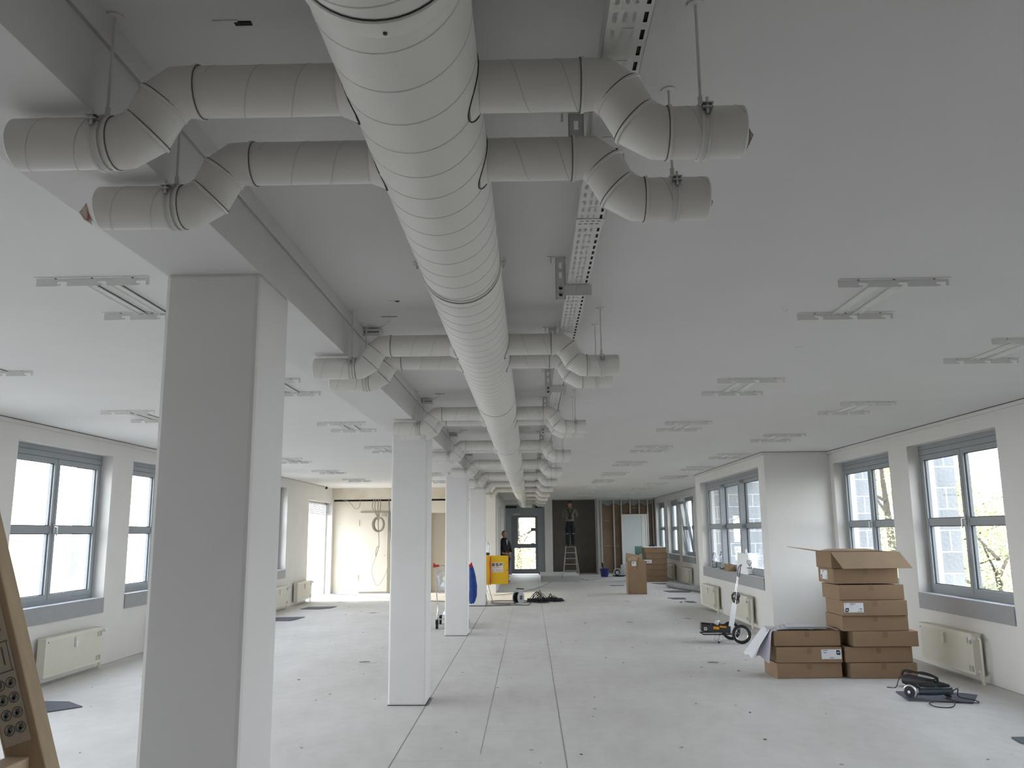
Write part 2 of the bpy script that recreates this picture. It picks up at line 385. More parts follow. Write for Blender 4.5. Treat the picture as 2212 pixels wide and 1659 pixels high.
# dark floor-wall joints
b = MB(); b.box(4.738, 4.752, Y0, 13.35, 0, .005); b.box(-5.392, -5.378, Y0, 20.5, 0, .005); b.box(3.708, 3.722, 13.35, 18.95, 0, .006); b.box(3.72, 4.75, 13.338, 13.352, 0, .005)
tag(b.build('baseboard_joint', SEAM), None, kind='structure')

# ---------------------------------------------------------------- windows
def make_window(label, L=WL, lites=2, tilt=False, mull=None):
    """local frame: x along the wall, y outwards, z up from the floor; centred on x=0, inner wall face at y=0"""
    r = thing('window_1', (0,0,0), label, 'window', 'grey framed windows', kind='structure')
    h = L/2; y0, y1 = .15, .225; z0, z1 = WZ0+.012, WZ1; gt = 2.44
    f = MB(); f.box(-h, h, y0-.01, y1, gt+.05, z1-.001); f.box(-h, -h+.055, y0, y1, z0, gt+.05); f.box(h-.055, h, y0, y1, z0, gt+.05); f.box(-h+.055, h-.055, y0, y1, z0, z0+.05)
    f.mi = 1; f.box(-h, h, y0-.0115, y0-.009, gt+.115, gt+.118); f.box(-h, h, y0-.0115, y0-.009, gt+.05, gt+.052)
    fo = f.build('window_frame', [FRAME, GAP], r)
    W = (L-.11)/lites
    for k in range(lites):
        a, c = -h+.055+k*W, -h+.055+(k+1)*W
        g = .055; s = MB(); ys, ye = y0-.012, y1-.02
        M = None
        if tilt and k == 0: M = Matrix.Translation((0, ys, z0+.05)) @ Matrix.Rotation(math.radians(9), 4, 'X') @ Matrix.Translation((0, -ys, -z0-.05))
        s.box(a+.004, a+g, ys, ye, z0+.052, gt+.048, M); s.box(c-g, c-.004, ys, ye, z0+.052, gt+.048, M)
        s.box(a+g, c-g, ys, ye, z0+.052, z0+.105, M); s.box(a+g, c-g, ys, ye, gt-.01, gt+.048, M); s.box(a+g, c-g, ys+.006, ye, 1.625, 1.715, M)
        s.mi = 1
        e = .008
        for (u0, u1, v0, v1) in ((a+g, c-g, z0+.105, 1.625), (a+g, c-g, 1.715, gt-.01)):
            s.box(u0, u0+e, ys+.02, ys+.03, v0, v1, M); s.box(u1-e, u1, ys+.02, ys+.03, v0, v1, M); s.box(u0, u1, ys+.02, ys+.03, v0, v0+e, M); s.box(u0, u1, ys+.02, ys+.03, v1-e, v1, M)
        so = s.build('sash', [FRAME, BLACK], r)
        for (v0, v1) in ((z0+.105, 1.625), (1.715, gt-.01)):
            p = MB(); p.box(a+g, c-g, ys+.034, ys+.038, v0, v1, M); p.build('pane', GLASS, so)
    if lites == 2:
        b = MB(); b.box(-.012, .012, y0-.03, y0-.012, 1.63, 1.74); b.tube([(0, y0-.03, 1.70), (0, y0-.065, 1.70), (0, y0-.065, 1.60)], .009, 8); b.build('handle', ALU, r, smooth=True)
    else:
        for k in range(1, lites):
            x = -h+.055+k*W; b = MB(); b.box(x-.06, x+.06, y0-.09, y0-.012, z0+.05, gt+.05); b.build('mullion', FRAME, r)
        for x in (-h+.055+W*.5-.0,):
            pass
        b = MB(); b.box(h-.10, h-.08, y0-.03, y0-.012, 1.40, 1.52); b.tube([(h-.09, y0-.03, 1.48), (h-.09, y0-.065, 1.48), (h-.09, y0-.065, 1.38)], .010, 8); b.build('handle', WHITEP, r)
    b = MB(); b.box(-h, h, -.012, y0, WZ0-.02, WZ0+.012); b.build('sill_board', SILLT, r)
    b = MB(); b.box(-h, h, -.016, -.004, WZ0-.175, WZ0+.012); b.build('sill_fascia', SILL, r)
    return r
def lab_list(n): return ['nearest', 'second', 'third', 'fourth', 'fifth', 'sixth', 'seventh', 'eighth', 'ninth', 'tenth', 'eleventh', 'twelfth'][:n]
w0 = make_window('x'); first = True; wi = 1
def put_window(x, yc, rot, label):
    global first, wi
    if first: w0.location = (x, yc, 0); w0.rotation_euler = (0,0,rot); w0['label'] = label; first = False; return w0
    wi += 1; o = dup(w0, (x, yc, 0), rot, label); o.name = 'window_%d' % wi; return o
for i, y in enumerate(LW): put_window(-5.39, y+WL/2, PI/2, 'grey framed four-pane window in the left wall, %s from the back' % lab_list(10)[i]); portal('daylight_left_window', (-5.85, y+WL/2, 1.72), WL, 1.8, (0, -PI/2, 0))
for i, y in enumerate(RW): put_window(4.75, y+WL/2, -PI/2, 'grey framed four-pane window in the right wall before the bay, %s from the back' % lab_list(8)[i]); portal('daylight_right_window', (5.2, y+WL/2, 1.72), WL, 1.8, (0, PI/2, 0))
for i, y in enumerate(FW):
    portal('daylight_far_window', (5.2, y+WL/2, 1.72), WL, 1.8, (0, PI/2, 0))
    if i == 2: continue
    put_window(4.75, y+WL/2, -PI/2, 'grey framed window in the right wall beyond the bay, %s in that row' % lab_list(5)[i])
t = make_window('grey window beyond the bay with its sash tilted open', tilt=True); t.location = (4.75, FW[2]+WL/2, 0); t.rotation_euler = (0,0,-PI/2); t.name = 'window_%d' % (wi+1)
t = make_window('wide three-light grey window of the bay with bottles and a bag on its sill', L=4.73, lites=3); t.location = (3.72, 16.085, 0); t.rotation_euler = (0,0,-PI/2); t.name = 'window_%d' % (wi+2)
portal('daylight_bay_window', (4.15, 16.085, 1.72), 4.6, 1.8, (0, PI/2, 0))

# terrace opening in the left wall: blind slats on top, tall glazed door
r = thing('door_2', (-5.39, 21.8, 0), 'bright glazed terrace door in the left wall with raised blind slats', 'door', kind='structure')
b = MB(); b.box(-5.62, -5.55, 20.5, 20.56, 0, 2.42); b.box(-5.62, -5.55, 22.89, 22.95, 0, 2.42); b.box(-5.62, -5.55, 20.5, 22.95, 2.36, 2.42); b.box(-5.62, -5.55, 21.78, 21.82, 0, 2.36); b.build('door_frame', STEELP, r)
b = MB()
for k in range(6): b.box(-5.54, -5.47, 20.52, 22.93, 2.10+k*.045, 2.115+k*.045)
b.build('blind', mat('blind_slats', (.55, .57, .62), .4), r)
B(-5.6, -5.595, 20.56, 21.78, .02, 2.36).build('pane', GLASS, r); B(-5.6, -5.595, 21.82, 22.89, .02, 2.36).build('pane', GLASS, r)
portal('daylight_terrace_door', (-5.85, 21.8, 1.2), 2.6, 2.4, (0, -PI/2, 0))
tag(B(-14, -5.75, 19.5, 26, -.3, -.02).build('floor_terrace', mat('pale_terrace_slab', (.75, .70, .62), .8)), None, kind='structure')
tag(B(-8.2, -5.75, 23.3, 23.5, -.02, 2.6).build('wall_terrace_screen', CREAM), None, kind='structure')

# wing service door with hinges
r = thing('door_3', (-4.42, 24.0, 0), 'cream flush door with long hinges in the left wing end wall', 'door', kind='structure')
b = MB(); b.box(-4.82, -4.02, 23.975, 24.0, .04, 2.15); b.build('door_leaf', CREAM, r, bevel=.004)
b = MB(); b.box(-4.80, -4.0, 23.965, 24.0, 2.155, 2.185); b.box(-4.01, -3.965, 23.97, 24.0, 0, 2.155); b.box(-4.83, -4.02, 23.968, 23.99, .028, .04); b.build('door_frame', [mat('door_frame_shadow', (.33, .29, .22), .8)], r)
for z in (.32, 1.78): b = MB(); b.cyl((-4.84, 23.965, z), (-4.84, 23.965, z+.17), .014, 10); b.build('hinge', mat('hinge_cream', (.62, .57, .48), .5), r)
b = MB(); b.box(-4.19, -4.06, 23.968, 23.976, 2.06, 2.115); b.mi = 1; b.box(-4.18, -4.07, 23.9665, 23.97, 2.07, 2.105); b.build('door_sticker', [INKG, CREAM], r)
b = MB(); b.cyl((-4.10, 23.97, 1.0), (-4.10, 23.98, 1.0), .01, 8); b.build('keyhole', BLACK, r)

r.location = Vector((r.location.x*.965, r.location.y-.9, 0)); r.scale.x = .965

# far entrance door
r = thing('door_4', (-.19, 32.6, 0), 'grey glazed entrance door with two panes at the far end of the hall', 'door', kind='structure')
b = MB(); b.box(-.94, -.72, 32.62, 32.7, 0, 2.63); b.box(.30, .56, 32.62, 32.7, 0, 2.63); b.box(-.72, .30, 32.62, 32.7, 2.19, 2.63); b.build('door_frame', FRAME, r)
b = MB(); b.box(-.94, -.5, 32.60, 32.62, 2.50, 2.58); b.box(.2, .45, 32.60, 32.62, 2.50, 2.58); b.build('vent_slot', BLACK, r)
b = MB(); b.box(-.72, -.60, 32.6, 32.66, .02, 2.19); b.box(.2, .30, 32.6, 32.66, .02, 2.19); b.box(-.60, .2, 32.6, 32.66, .02, .2); b.box(-.60, .2, 32.6, 32.66, 2.13, 2.19); b.box(-.60, .2, 32.6, 32.66, .985, 1.14)
b.box(-.60, -.47, 32.61, 32.65, 1.14, 2.13); l = b.build('door_leaf', mat('door_leaf_grey', (.17, .18, .19), .45), r)
B(-.47, .2, 32.63, 32.635, 1.14, 2.13).build('pane', GLASS, l); B(-.6, .2, 32.63, 32.635, .2, .985).build('pane', GLASS, l)
b = MB(); b.box(.03, .2, 32.595, 32.61, 1.62, 1.74); b.box(.02, .18, 32.595, 32.61, 1.14, 1.165); b.build('door_notice', mat('notice_grey', (.12, .12, .12), .6), r)
b = MB(); b.box(-.63, -.38, 32.585, 32.6, 2.24, 2.29); b.build('door_closer', ALU, r)
def text_obj(s, size, loc, rot, parent, m, name='lettering', ext=.0006, align='LEFT', sx=1.0):
    c = bpy.data.curves.new(name, 'FONT'); c.body = s; c.size = size; c.extrude = ext; c.align_x = align
    o = bpy.data.objects.new(name, c); COL.objects.link(o); c.materials.append(m)
    o.rotation_euler = rot; o.scale = (sx, 1, 1)
    if parent is not None: o.parent = parent; o.location = Vector(loc) - world_off(parent)
    else: o.location = loc
    return o
t = text_obj('2.OG', .15, (.08, 32.62, 1.69), (PI/2, 0, PI), r, mat('window_lettering', (.12, .12, .12), .6), 'lettering'); t['label'] = 'floor lettering seen reversed through the glass'
portal('daylight_entrance_door', (-.15, 32.95, 1.2), 1.0, 2.1, (PI/2, 0, 0))

# doors / dark slits in the hall wall
b = MB(); b.box(-.932, -.923, 25.0, 25.04, 0, 2.35); b.box(-.932, -.923, 26.1, 26.14, 0, 2.35)
tag(b.build('trim_hall_door', INKG), None, kind='structure')
tag(B(-.935, -.92, 22.97, 22.99, 0, CZ).build('trim_hall_corner', INKG), None, kind='structure')

# exterior block fins between the windows
def fin(name, x0, x1, y0, y1): tag(B(x0, x1, y0, y1, -1, 3.6).build(name, BLOCK, origin=((x0+x1)/2, y0, 0)), 'grey concrete block pier outside a window', 'block pier', 'block piers outside the windows', 'structure')
for y in LW: fin('wall_exterior_pier', -5.87, -5.72, y+WL+.02, y+WL+.48)
for y in RW: fin('wall_exterior_pier', 5.07, 5.33, y+WL+.02, y+WL+.48)
for y in FW: fin('wall_exterior_pier', 5.07, 5.50, y+WL+.02, y+WL+.5)
fin('wall_exterior_pier', 4.02, 6.2, 18.46, 18.70)
# ================================================================ DUCT AND BRANCHES
DX, DZ, DR = -.256, 2.622, .153
YE = 31.0
duct = thing('ventilation_duct', (DX, Y0, DZ), 'long white spiral-seam main duct running under the ceiling away from the camera', 'duct')
rings = [1.30] + [3.11 + 3.24*k for k in range(9)]
edges = [Y0] + rings + [YE]
for a, c in zip(edges, edges[1:]):
    b = MB(); n = 48
    b.tube([(DX, a+.0, DZ), (DX, c, DZ)], DR, n, cap=False)
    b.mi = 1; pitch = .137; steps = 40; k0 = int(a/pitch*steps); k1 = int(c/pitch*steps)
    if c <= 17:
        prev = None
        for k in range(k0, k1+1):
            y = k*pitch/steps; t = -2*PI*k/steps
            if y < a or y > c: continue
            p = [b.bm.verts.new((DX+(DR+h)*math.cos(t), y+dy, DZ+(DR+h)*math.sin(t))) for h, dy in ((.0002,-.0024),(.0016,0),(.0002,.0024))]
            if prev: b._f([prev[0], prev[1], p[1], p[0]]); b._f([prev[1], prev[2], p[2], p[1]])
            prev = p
    b.build('duct_section', [DUCTM, mat('spiral_seam_shade', (.60, .585, .56), .6)], duct, smooth=True)  # seam ridge coloured darker to stand for the occlusion line along it
for i, y in enumerate(rings):
    b = MB(); b.lathe([(DR+.001, 0), (DR+.0045, .003), (DR+.0045, .045), (DR+.001, .05)], (DX, y+.004, DZ), (0,1,0), 48, cap=False)
    b.mi = 1; b.lathe([(DR+.0012, 0), (DR+.0022, 0), (DR+.0022, .003), (DR+.0012, .003)], (DX, y, DZ), (0,1,0), 48, cap=False)
    b.build('joint_ring', [DUCTM, GAP], duct, smooth=True)
b = MB(); b.cyl((DX+.012, 1.335, DZ-DR-.006), (DX+.012, 1.335, DZ-DR+.002), .004, 8); b.build('rivet', BLACK, duct)
# end elbow turning right
b = MB(); pts = [Vector((DX, YE, DZ))] + arc((DX+.2, YE, DZ), .2, PI, PI/2, 8, (1,0,0), (0,1,0))[1:] + [Vector((DX+.34, YE+.2, DZ))]
b.tube(pts, DR, 32); b.build('end_elbow', DUCTM, duct, smooth=True)
# duct clamps: half band + two lugs + rods, at every joint but the first
RN = ['nearest', 'second', 'third', 'fourth', 'fifth', 'sixth', 'seventh', 'eighth', 'ninth', 'tenth', 'eleventh']
dc = None
for i, y in enumerate(rings[1:]):
    lab = 'thin steel clamp band around the main duct, %s from the camera' % RN[i]
    if dc is None:
        dc = thing('duct_clamp', (DX, y-.03, CZ), lab, 'duct clamp', 'clamps holding the main duct')
        Y = y-.03
        b = MB(); b.lathe([(DR+.0005, 0), (DR+.003, 0), (DR+.003, .018), (DR+.0005, .018)], (DX, Y, DZ), (0,1,0), 48, cap=False); b.build('clamp_band', STEELP, dc, smooth=True)
        for s in (-1, 1):
            b = MB(); xs = DX+s*(DR+.014); b.box(xs-.014, xs+.014, Y, Y+.018, DZ+.004, DZ+.008); b.box(xs-.014, xs+.014, Y, Y+.018, DZ-.008, DZ-.004)
            b.mi = 1; b.cyl((xs, Y+.009, DZ-.022), (xs, Y+.009, DZ+.022), .004, 8); b.build('lug', [STEELP, ALU], dc)
        b = MB(); b.cyl((DX, Y+.009, DZ+DR), (DX, Y+.009, CZ), .005, 8); b.build('rod', STEELP, dc)
    else: dup(dc, (DX, y-.03, CZ), label=lab)

# ---- branch pipes: straight, two-segment elbow down, lower outlet with cap
PR = .0585; ZU, ZL = 2.612, 2.489
def branch(side, y, label):
    s = 1 if side == 'R' else -1
    r = thing('branch_pipe', (DX, y, DZ), label, 'duct branch', 'branch pipes on the %s side of the main duct' % ('right' if s > 0 else 'left'))
    if s > 0: x0, x1, x2, x3, xe = -.104, .132, .195, .325, .49
    else: x0, x1, x2, x3, xe = -.425, -.755, -.83, -.945, -1.168
    # saddle
    b = MB(); xs = DX+s*DR*.86
    b.tube([(xs, y, ZU), (x0, y, ZU)], [PR+.016, PR+.002], 28, cap=False); b.build('saddle_collar', DUCTM, r, smooth=True)
    b = MB(); pr = []
    for j in range(33):
        a = 2*PI*j/32; yy = y+(PR+.019)*math.cos(a); zz = ZU+(PR+.019)*math.sin(a); q = DR**2-(zz-DZ)**2
        pr.append((DX+s*(math.sqrt(max(q, .0001))+.001), yy, zz))
    b.tube(pr, .0016, 5, cap=False); b.build('saddle_gap', GAP, r)
    b = MB(); b.tube([(x0, y, ZU), (x1, y, ZU)], PR, 28, cap=False)
    b.mi = 1; prev = None
    for k in range(60):
        t = k*2*PI/24; x = x0+s*(.03+.11*k/24)
        if s*(x-x1) > 0: break
        p = [b.bm.verts.new((x+dx, y+(PR+h)*math.cos(t), ZU+(PR+h)*math.sin(t))) for h, dx in ((.0002,-.0016),(.0012,0),(.0002,.0016))]
        if prev: b._f([prev[0], prev[1], p[1], p[0]]); b._f([prev[1], prev[2], p[2], p[1]])
        prev = p
    b.build('straight_pipe', [DUCTM, mat('spiral_seam_shade', (.5,.5,.5))], r, smooth=True)
    # elbow: mitred gore segments
    xa, xb = x1, x3
    P = [(xa, y, ZU), (xa+s*.045, y, ZU), (xa+s*.045+(xb-xa-s*.05)*.27, y, ZU-.028), (xb-s*.045-(xb-xa-s*.05)*.20, y, ZL+.028), (xb-s*.02, y, ZL), (xb, y, ZL)]
    b = MB(); b.tube(P, [PR+.0015]*6, 28, cap=False); b.build('elbow', DUCTM, r, smooth=True)
    b = MB()
    for i in (0, 2, 3, 5):
        p = Vector(P[i]); a = Vector(P[max(0, i-1)]); c = Vector(P[min(5, i+1)]); t = (c-a).normalized()
        b.mi = 0; b.lathe([(PR+.001, -.004), (PR+.0045, -.003), (PR+.0045, .003), (PR+.001, .004)], p, t, 28, cap=False)
        b.mi = 1; b.lathe([(PR+.0015, 0), (PR+.0026, 0), (PR+.0026, .0016), (PR+.0015, .0016)], p-t*s*0-t*.0065, t, 28, cap=False)
    b.build('elbow_bead', [DUCTM, JOINT], r, smooth=True)
    b = MB(); b.tube([(x3, y, ZL), (xe, y, ZL)], PR, 28, cap=False)
    b.mi = 1; prev = None
    for k in range(60):
        t = k*2*PI/24+1; x = x3+s*(.02+.11*k/24)
        if s*(x-xe) > 0: break
        p = [b.bm.verts.new((x+dx, y+(PR+h)*math.cos(t), ZL+(PR+h)*math.sin(t))) for h, dx in ((.0002,-.0016),(.0012,0),(.0002,.0016))]
        if prev: b._f([prev[0], prev[1], p[1], p[0]]); b._f([prev[1], prev[2], p[2], p[1]])
        prev = p
    b.build('outlet_pipe', [DUCTM, mat('spiral_seam_shade', (.5,.5,.5))], r, smooth=True)
    b = MB(); b.lathe([(PR, 0), (PR-.004, s*.004), (.002, s*.005)], (xe, y, ZL), (1,0,0), 28); b.build('end_cover', mat('outlet_cover_film', (.66, .64, .61), .5), r, smooth=True)
    return r
def hanger(side, y, label):
    s = 1 if side == 'R' else -1; x = .402 if s > 0 else -.968
    r = thing('pipe_hanger', (x, y, CZ), label, 'pipe hanger', 'pipe hangers on the %s side of the main duct' % ('right' if s > 0 else 'left'))
    b = MB(); b.lathe([(PR+.001, -.011), (PR+.006, -.011), (PR+.006, -.006), (PR+.003, -.004), (PR+.003, .004), (PR+.006, .006), (PR+.006, .011), (PR+.001, .011)], (x, y, ZL), (1,0,0), 32, cap=False)
    b.build('clamp', STEELP, r, smooth=True)
    b = MB(); yy = y-PR*.88; zz = ZL+.025
    for q in (0, .010): b.box(x-.012, x+.012, yy-.022, yy-.002, zz+q, zz+q+.003)
    b.cyl((x, yy-.014, zz-.012), (x, yy-.014, zz+.026), .0035, 8); b.build('clamp_bolt', ALU, r)
    b = MB(); b.cyl((x, y, ZL+PR+.004), (x, y, CZ), .0038, 8); b.cyl((x, y, ZL+PR+.003), (x, y, ZL+PR+.03), .0065, 6); b.build('rod', STEELP, r)
    b = MB(); b.cyl((x, y, CZ-.004), (x, y, CZ), .021, 16); b.build('ceiling_rosette', STEELP, r)
    return r
YP = [1.78+2.70*k for k in range(11)]
protos = {}
for side in 'RL':
    sd = 'right' if side == 'R' else 'left'
    for k, y in enumerate(YP):
        if side == 'L' and k > 7: continue
        for j in (0, 1):
            if j == 1 and k >= 6: continue
            yy = y + j*.385
            lab = 'white branch pipe, %s of the duct, %s one of the %s pair from the camera' % (sd, 'back' if j else 'front', RN[k])
            hl = 'threaded pipe hanger, %s of the duct, on the %s pipe of the %s pair' % (sd, 'back' if j else 'front', RN[k])
            if side not in protos: protos[side] = (branch(side, yy, lab), hanger(side, yy, hl), yy)
            else:
                p, h, _ = protos[side]; dup(p, (DX, yy, DZ), label=lab); dup(h, (h.location.x, yy, CZ), label=hl)
# scraps of masking film stuck in pipe ends
FILM = mat('torn_red_film', (.30, .10, .09), .6, col2=(.6,.55,.5), nscale=60)
for (x, y, s, t) in ((-1.205, 2.165, -1, 'second pipe on the left'), (.497, 1.78, 1, 'first pipe on the right'), (.49, 2.165, 1, 'second pipe on the right'), (-1.2, 9.87, -1, 'left pipe above the second column'), (-1.2, 12.57, -1, 'left pipe above the third column')):
    b = MB(); z = ZL-.01
    for k in range(5):
        a = k*.9; b.face([(x, y-.02+.01*k, z+.02*math.cos(a)), (x+s*.012, y-.03+.012*k, z-.012+.01*math.sin(a)), (x+s*.006, y-.01+.01*k, z-.028), (x+s*.002, y, z)])
    tag(b.build('film_scrap', FILM, origin=(x, y, z)), 'torn scrap of reddish film at the end of the %s' % t, 'film scrap', 'film scraps on pipe ends')

# ================================================================ CABLE TRAY
TX0, TX1, TZ = .178, .275, 2.683
tray = thing('cable_tray', ((TX0+TX1)/2, Y0, TZ), 'long perforated white cable tray hanging right of the main duct', 'cable tray')
def tray_bottom(b, y0, y1, fine):
    # columns: margin, slot row, gap, slot row, gap, slot row, gap, slot row, margin
    cols = [(0,.012,0),(.012,.022,1),(.022,.034,0),(.034,.043,2),(.043,.054,0),(.054,.063,2),(.063,.079,0),(.079,.088,1),(.088,.097,0)]
    p = .064; k = math.floor(y0/p); y = k*p
    while y < y1:
        for (a, c, t) in cols:
            a0, c0 = TX0+a, TX0+c
            if t == 0: segs = [(y, y+p)]
            elif t == 1: segs = [(y, y+.0135), (y+.0505, y+p)]
            else: segs = [(y, y+.014), (y+.050, y+p)]
            for (u, v) in segs:
                u, v = max(u, y0), min(v, y1)
                if v > u: b.face([(a0, u, TZ), (a0, v, TZ), (c0, v, TZ), (c0, u, TZ)])
        # cross slot mark
        y += p
for i, (a, c) in enumerate([(Y0, 2.83), (2.835, 9.0), (9.005, 18), (18.005, 28.5)]):
    b = MB(); tray_bottom(b, max(a, .9), c, True)
    if a < .9: b.face([(TX0, a, TZ), (TX0, .9, TZ), (TX1, .9, TZ), (TX1, a, TZ)])
    for x in (TX0, TX1): b.box(x-.0008, x+.0008, a, c, TZ, TZ+.055)
    b.mi = 1; y = max(a, .9)
    while y < min(c, 9): b.box(TX0+.036, TX0+.062, y+.0005, y+.0045, TZ-.0006, TZ-.0002); y += .128
    b.build('tray_section', [STEELP, SEAM], tray, normals=False)
b = MB(); b.box(TX0-.002, TX1+.002, 2.80, 2.86, TZ-.003, TZ-.001)
b.mi = 1
for x in (.19, .21, .23, .25): b.box(x, x+.012, 2.815, 2.819, TZ-.0036, TZ-.003); b.box(x-.004, x+.008, 2.842, 2.846, TZ-.0036, TZ-.003)
b.build('joint_plate', [STEELP, GAP], tray)
tag(MB().tube([(TX1-.013, Y0, TZ+.012), (TX1-.014, 4, TZ+.013), (TX1-.013, 12, TZ+.012), (TX1-.014, 28, TZ+.013)], .0105, 8).build('tray_slot_shade', BLACK, origin=(TX1-.013, Y0, TZ)), 'black strand added inside the cable tray to darken its right slots', 'cable')  # black strand added to imitate deep shade behind the right slots
tb = None
for k in range(20):
    y = 2.285+1.31*k
    lab = 'perforated steel tray bracket, %s from the camera' % (RN+['twelfth', 'thirteenth', 'fourteenth', 'fifteenth', 'sixteenth', 'seventeenth', 'eighteenth', 'nineteenth', 'twentieth'])[k]
    if tb is None:
        tb = thing('tray_bracket', (.15, y, CZ), lab, 'tray bracket', 'brackets carrying the cable tray')
        b = MB(); x0, x1 = .127, .172; z0 = 2.614
        # slotted plate: slots at given heights
        sl = [(2.758, 2.786), (2.712, 2.740)]
        b.box(x0, x0+.016, y, y+.003, z0, CZ); b.box(x1-.016, x1, y, y+.003, z0, CZ)
        zz = [z0]+[v for q in sorted(sl) for v in q]+[CZ]
        for i in range(0, len(zz), 2): b.box(x0+.016, x1-.016, y, y+.003, zz[i], zz[i+1])
        b.box(x0, x0+.003, y, y+.02, z0, CZ); b.box(x1-.003, x1, y, y+.02, z0, CZ)
        b.build('slotted_plate', mat('bracket_grey_paint', (.60, .60, .58), .5), tb)
        b = MB(); b.box(x1-.004, TX1+.012, y-.002, y+.003, 2.632, 2.680); b.box(x1-.004, TX1+.012, y, y+.03, 2.6795, 2.682); b.build('arm', mat('bracket_grey_paint', (0,0,0)), tb)
        b = MB()
        for z in (2.675, 2.645): b.mi = 1; b.cyl((.1495, y-.0006, z-.008), (.1495, y, z-.008), .0085, 10); b.mi = 0; b.cyl((.1495, y-.009, z), (.1495, y, z), .0065, 10)
        b.build('bolt', [ALU, GAP], tb, smooth=True)
        b = MB(); b.box(.09, .165, y-.012, y+.03, CZ-.004, CZ); b.cyl((.108, y-.0, CZ-.03), (.108, y-.0, CZ), .004, 8); b.build('ceiling_foot', STEELP, tb)
    else: dup(tb, (.15, y, CZ), label=lab)

# ================================================================ LAMP MOUNTING BRACKETS
lbk = None
def lamp_bracket(x, y, label):
    global lbk
    if lbk is None:
        r = lbk = thing('lamp_bracket', (x, y, CZ), label, 'lamp bracket', 'white lamp mounting brackets on the ceiling')
        GB = mat('bracket_white_steel', (.70, .695, .68), .5)
        for nm, yy in (('front_plate', y), ('rear_plate', y-.645)):
            b = MB(); h = .272
            b.box(x-h, x+h, yy, yy+.0015, CZ-.016, CZ-.001); b.box(x-h, x+h, yy-.028, yy, CZ-.0025, CZ-.001)
            for (a, c) in ((0,.185),(.27,.545),(.625,.885)): b.box(x-h+a*2*h, x-h+c*2*h, yy, yy+.0015, CZ-.038, CZ-.016)
            for a in (.97,): b.box(x-h+a*2*h, x+h, yy, yy+.0015, CZ-.036, CZ-.016)
            for a in (.185, .545, .885): b.box(x-h+a*2*h-.001, x-h+a*2*h+.018, yy, yy+.0015, CZ-.036, CZ-.026)
            b.mi = 1
            for a in (.18, .5, .86): b.cyl((x-h+a*2*h, yy-.010, CZ-.004), (x-h+a*2*h, yy-.010, CZ-.001), .006, 8)
            b.build(nm, [GB, GAP], r)
        for dx in (-.055, .062):
            b = MB(); b.box(x+dx-.022, x+dx+.022, y-.645, y-.002, CZ-.004, CZ-.001); b.box(x+dx-.022, x+dx-.0205, y-.645, y-.002, CZ-.012, CZ-.001); b.box(x+dx+.0205, x+dx+.022, y-.645, y-.002, CZ-.012, CZ-.001)
            b.mi = 1; b.box(x+dx+.022, x+dx+.0245, y-.645, y-.002, CZ-.003, CZ-.0005)
            b.build('channel', [mat('channel_white', (.78,.78,.75), .35), GAP], r)
        return r
    return dup(lbk, (x, y, CZ), label=label)
rows = (('inner row right of the duct', 1.81, 4.665, 2.71, 10), ('outer row by the right windows', 3.295, 6.03, 2.71, 9), ('inner row left of the beam', -2.075, 4.45, 2.67, 7), ('outer row by the left windows', -3.96, 6.04, 2.70, 6))
for nm, x, y0, p, n in rows:
    for k in range(n): lamp_bracket(x, y0+p*k, 'white ceiling lamp bracket, %s of the %s' % (RN[k], nm))

# ================================================================ JUNCTION BOXES ON THE BEAM WITH LOOSE CABLES
jb = None
for k in range(6):
    y = 4.85+2.70*k - (2.70 if False else 0)
    lab = 'small white junction box with a loose cable beside the beam, %s from the camera' % RN[k]
    if jb is None:
        r = jb = thing('junction_box', (-.93, y, CZ), lab, 'junction box', 'junction boxes along the beam')
        b = MB(); b.box(-.982, -.885, y, y+.13, CZ-.052, CZ-.006); b.mi = 1; b.box(-.957, -.888, y-.001, y, CZ-.030, CZ-.025); b.box(-.98, -.97, y-.001, y, CZ-.030, CZ-.025); b.build('box_body', [STEELP, GAP], r, bevel=.002)
        b = MB(); b.tube(spline([(-.965, y-.004, CZ-.045), (-.966, y-.012, CZ-.02), (-.955, y-.03, CZ-.004), (-.92, y-.06, CZ-.008), (-.86, y-.1, CZ-.022), (-.80, y-.17, CZ-.012), (-.785, y-.25, CZ)], 5), .0035, 6); b.build('cable', STEELP, r, smooth=True)
        b = MB(); b.tube(spline([(-.83, y-.26, CZ-.003), (-.79, y-.27, CZ-.006), (-.74, y-.255, CZ-.003)], 4), .002, 5); b.build('wire_end', INKG, r)
    else: dup(jb, (-.93, y, CZ), label=lab)
# ceiling outlets / flaws
for (x, y, w, t) in ((-.705, 4.28, .05, 'beyond the nearest column'), (-.70, 1.815, .09, 'above the nearest branch pipe')):
    b = MB(); b.box(x-w/2, x+w*.15, y-.012, y+.012, CZ-.003, CZ); b.mi = 1; b.box(x+w*.05, x+w/2, y-.006, y+.008, CZ-.0034, CZ)
    tag(b.build('ceiling_outlet', [STEELP, GAP], origin=(x, y, CZ)), 'small open cable outlet in the ceiling %s' % t, 'ceiling outlet', 'ceiling outlets')
for (a, c, t) in (((1.40, 4.50), (1.46, 4.56), 'nearest the camera'), ((1.80, 5.55), (1.85, 5.42), 'between the inner and outer bracket rows')):
    b = MB(); b.tube(spline([(a[0], a[1], CZ-.001), ((a[0]+c[0])/2, (a[1]+c[1])/2+.02, CZ-.014), (c[0], c[1], CZ-.004)], 4), .0018, 5)
    tag(b.build('wire_stub', STEELP, origin=(a[0], a[1], CZ)), 'short white wire stub curling from the right ceiling, %s' % t, 'wire stub', 'wire stubs in the ceiling')

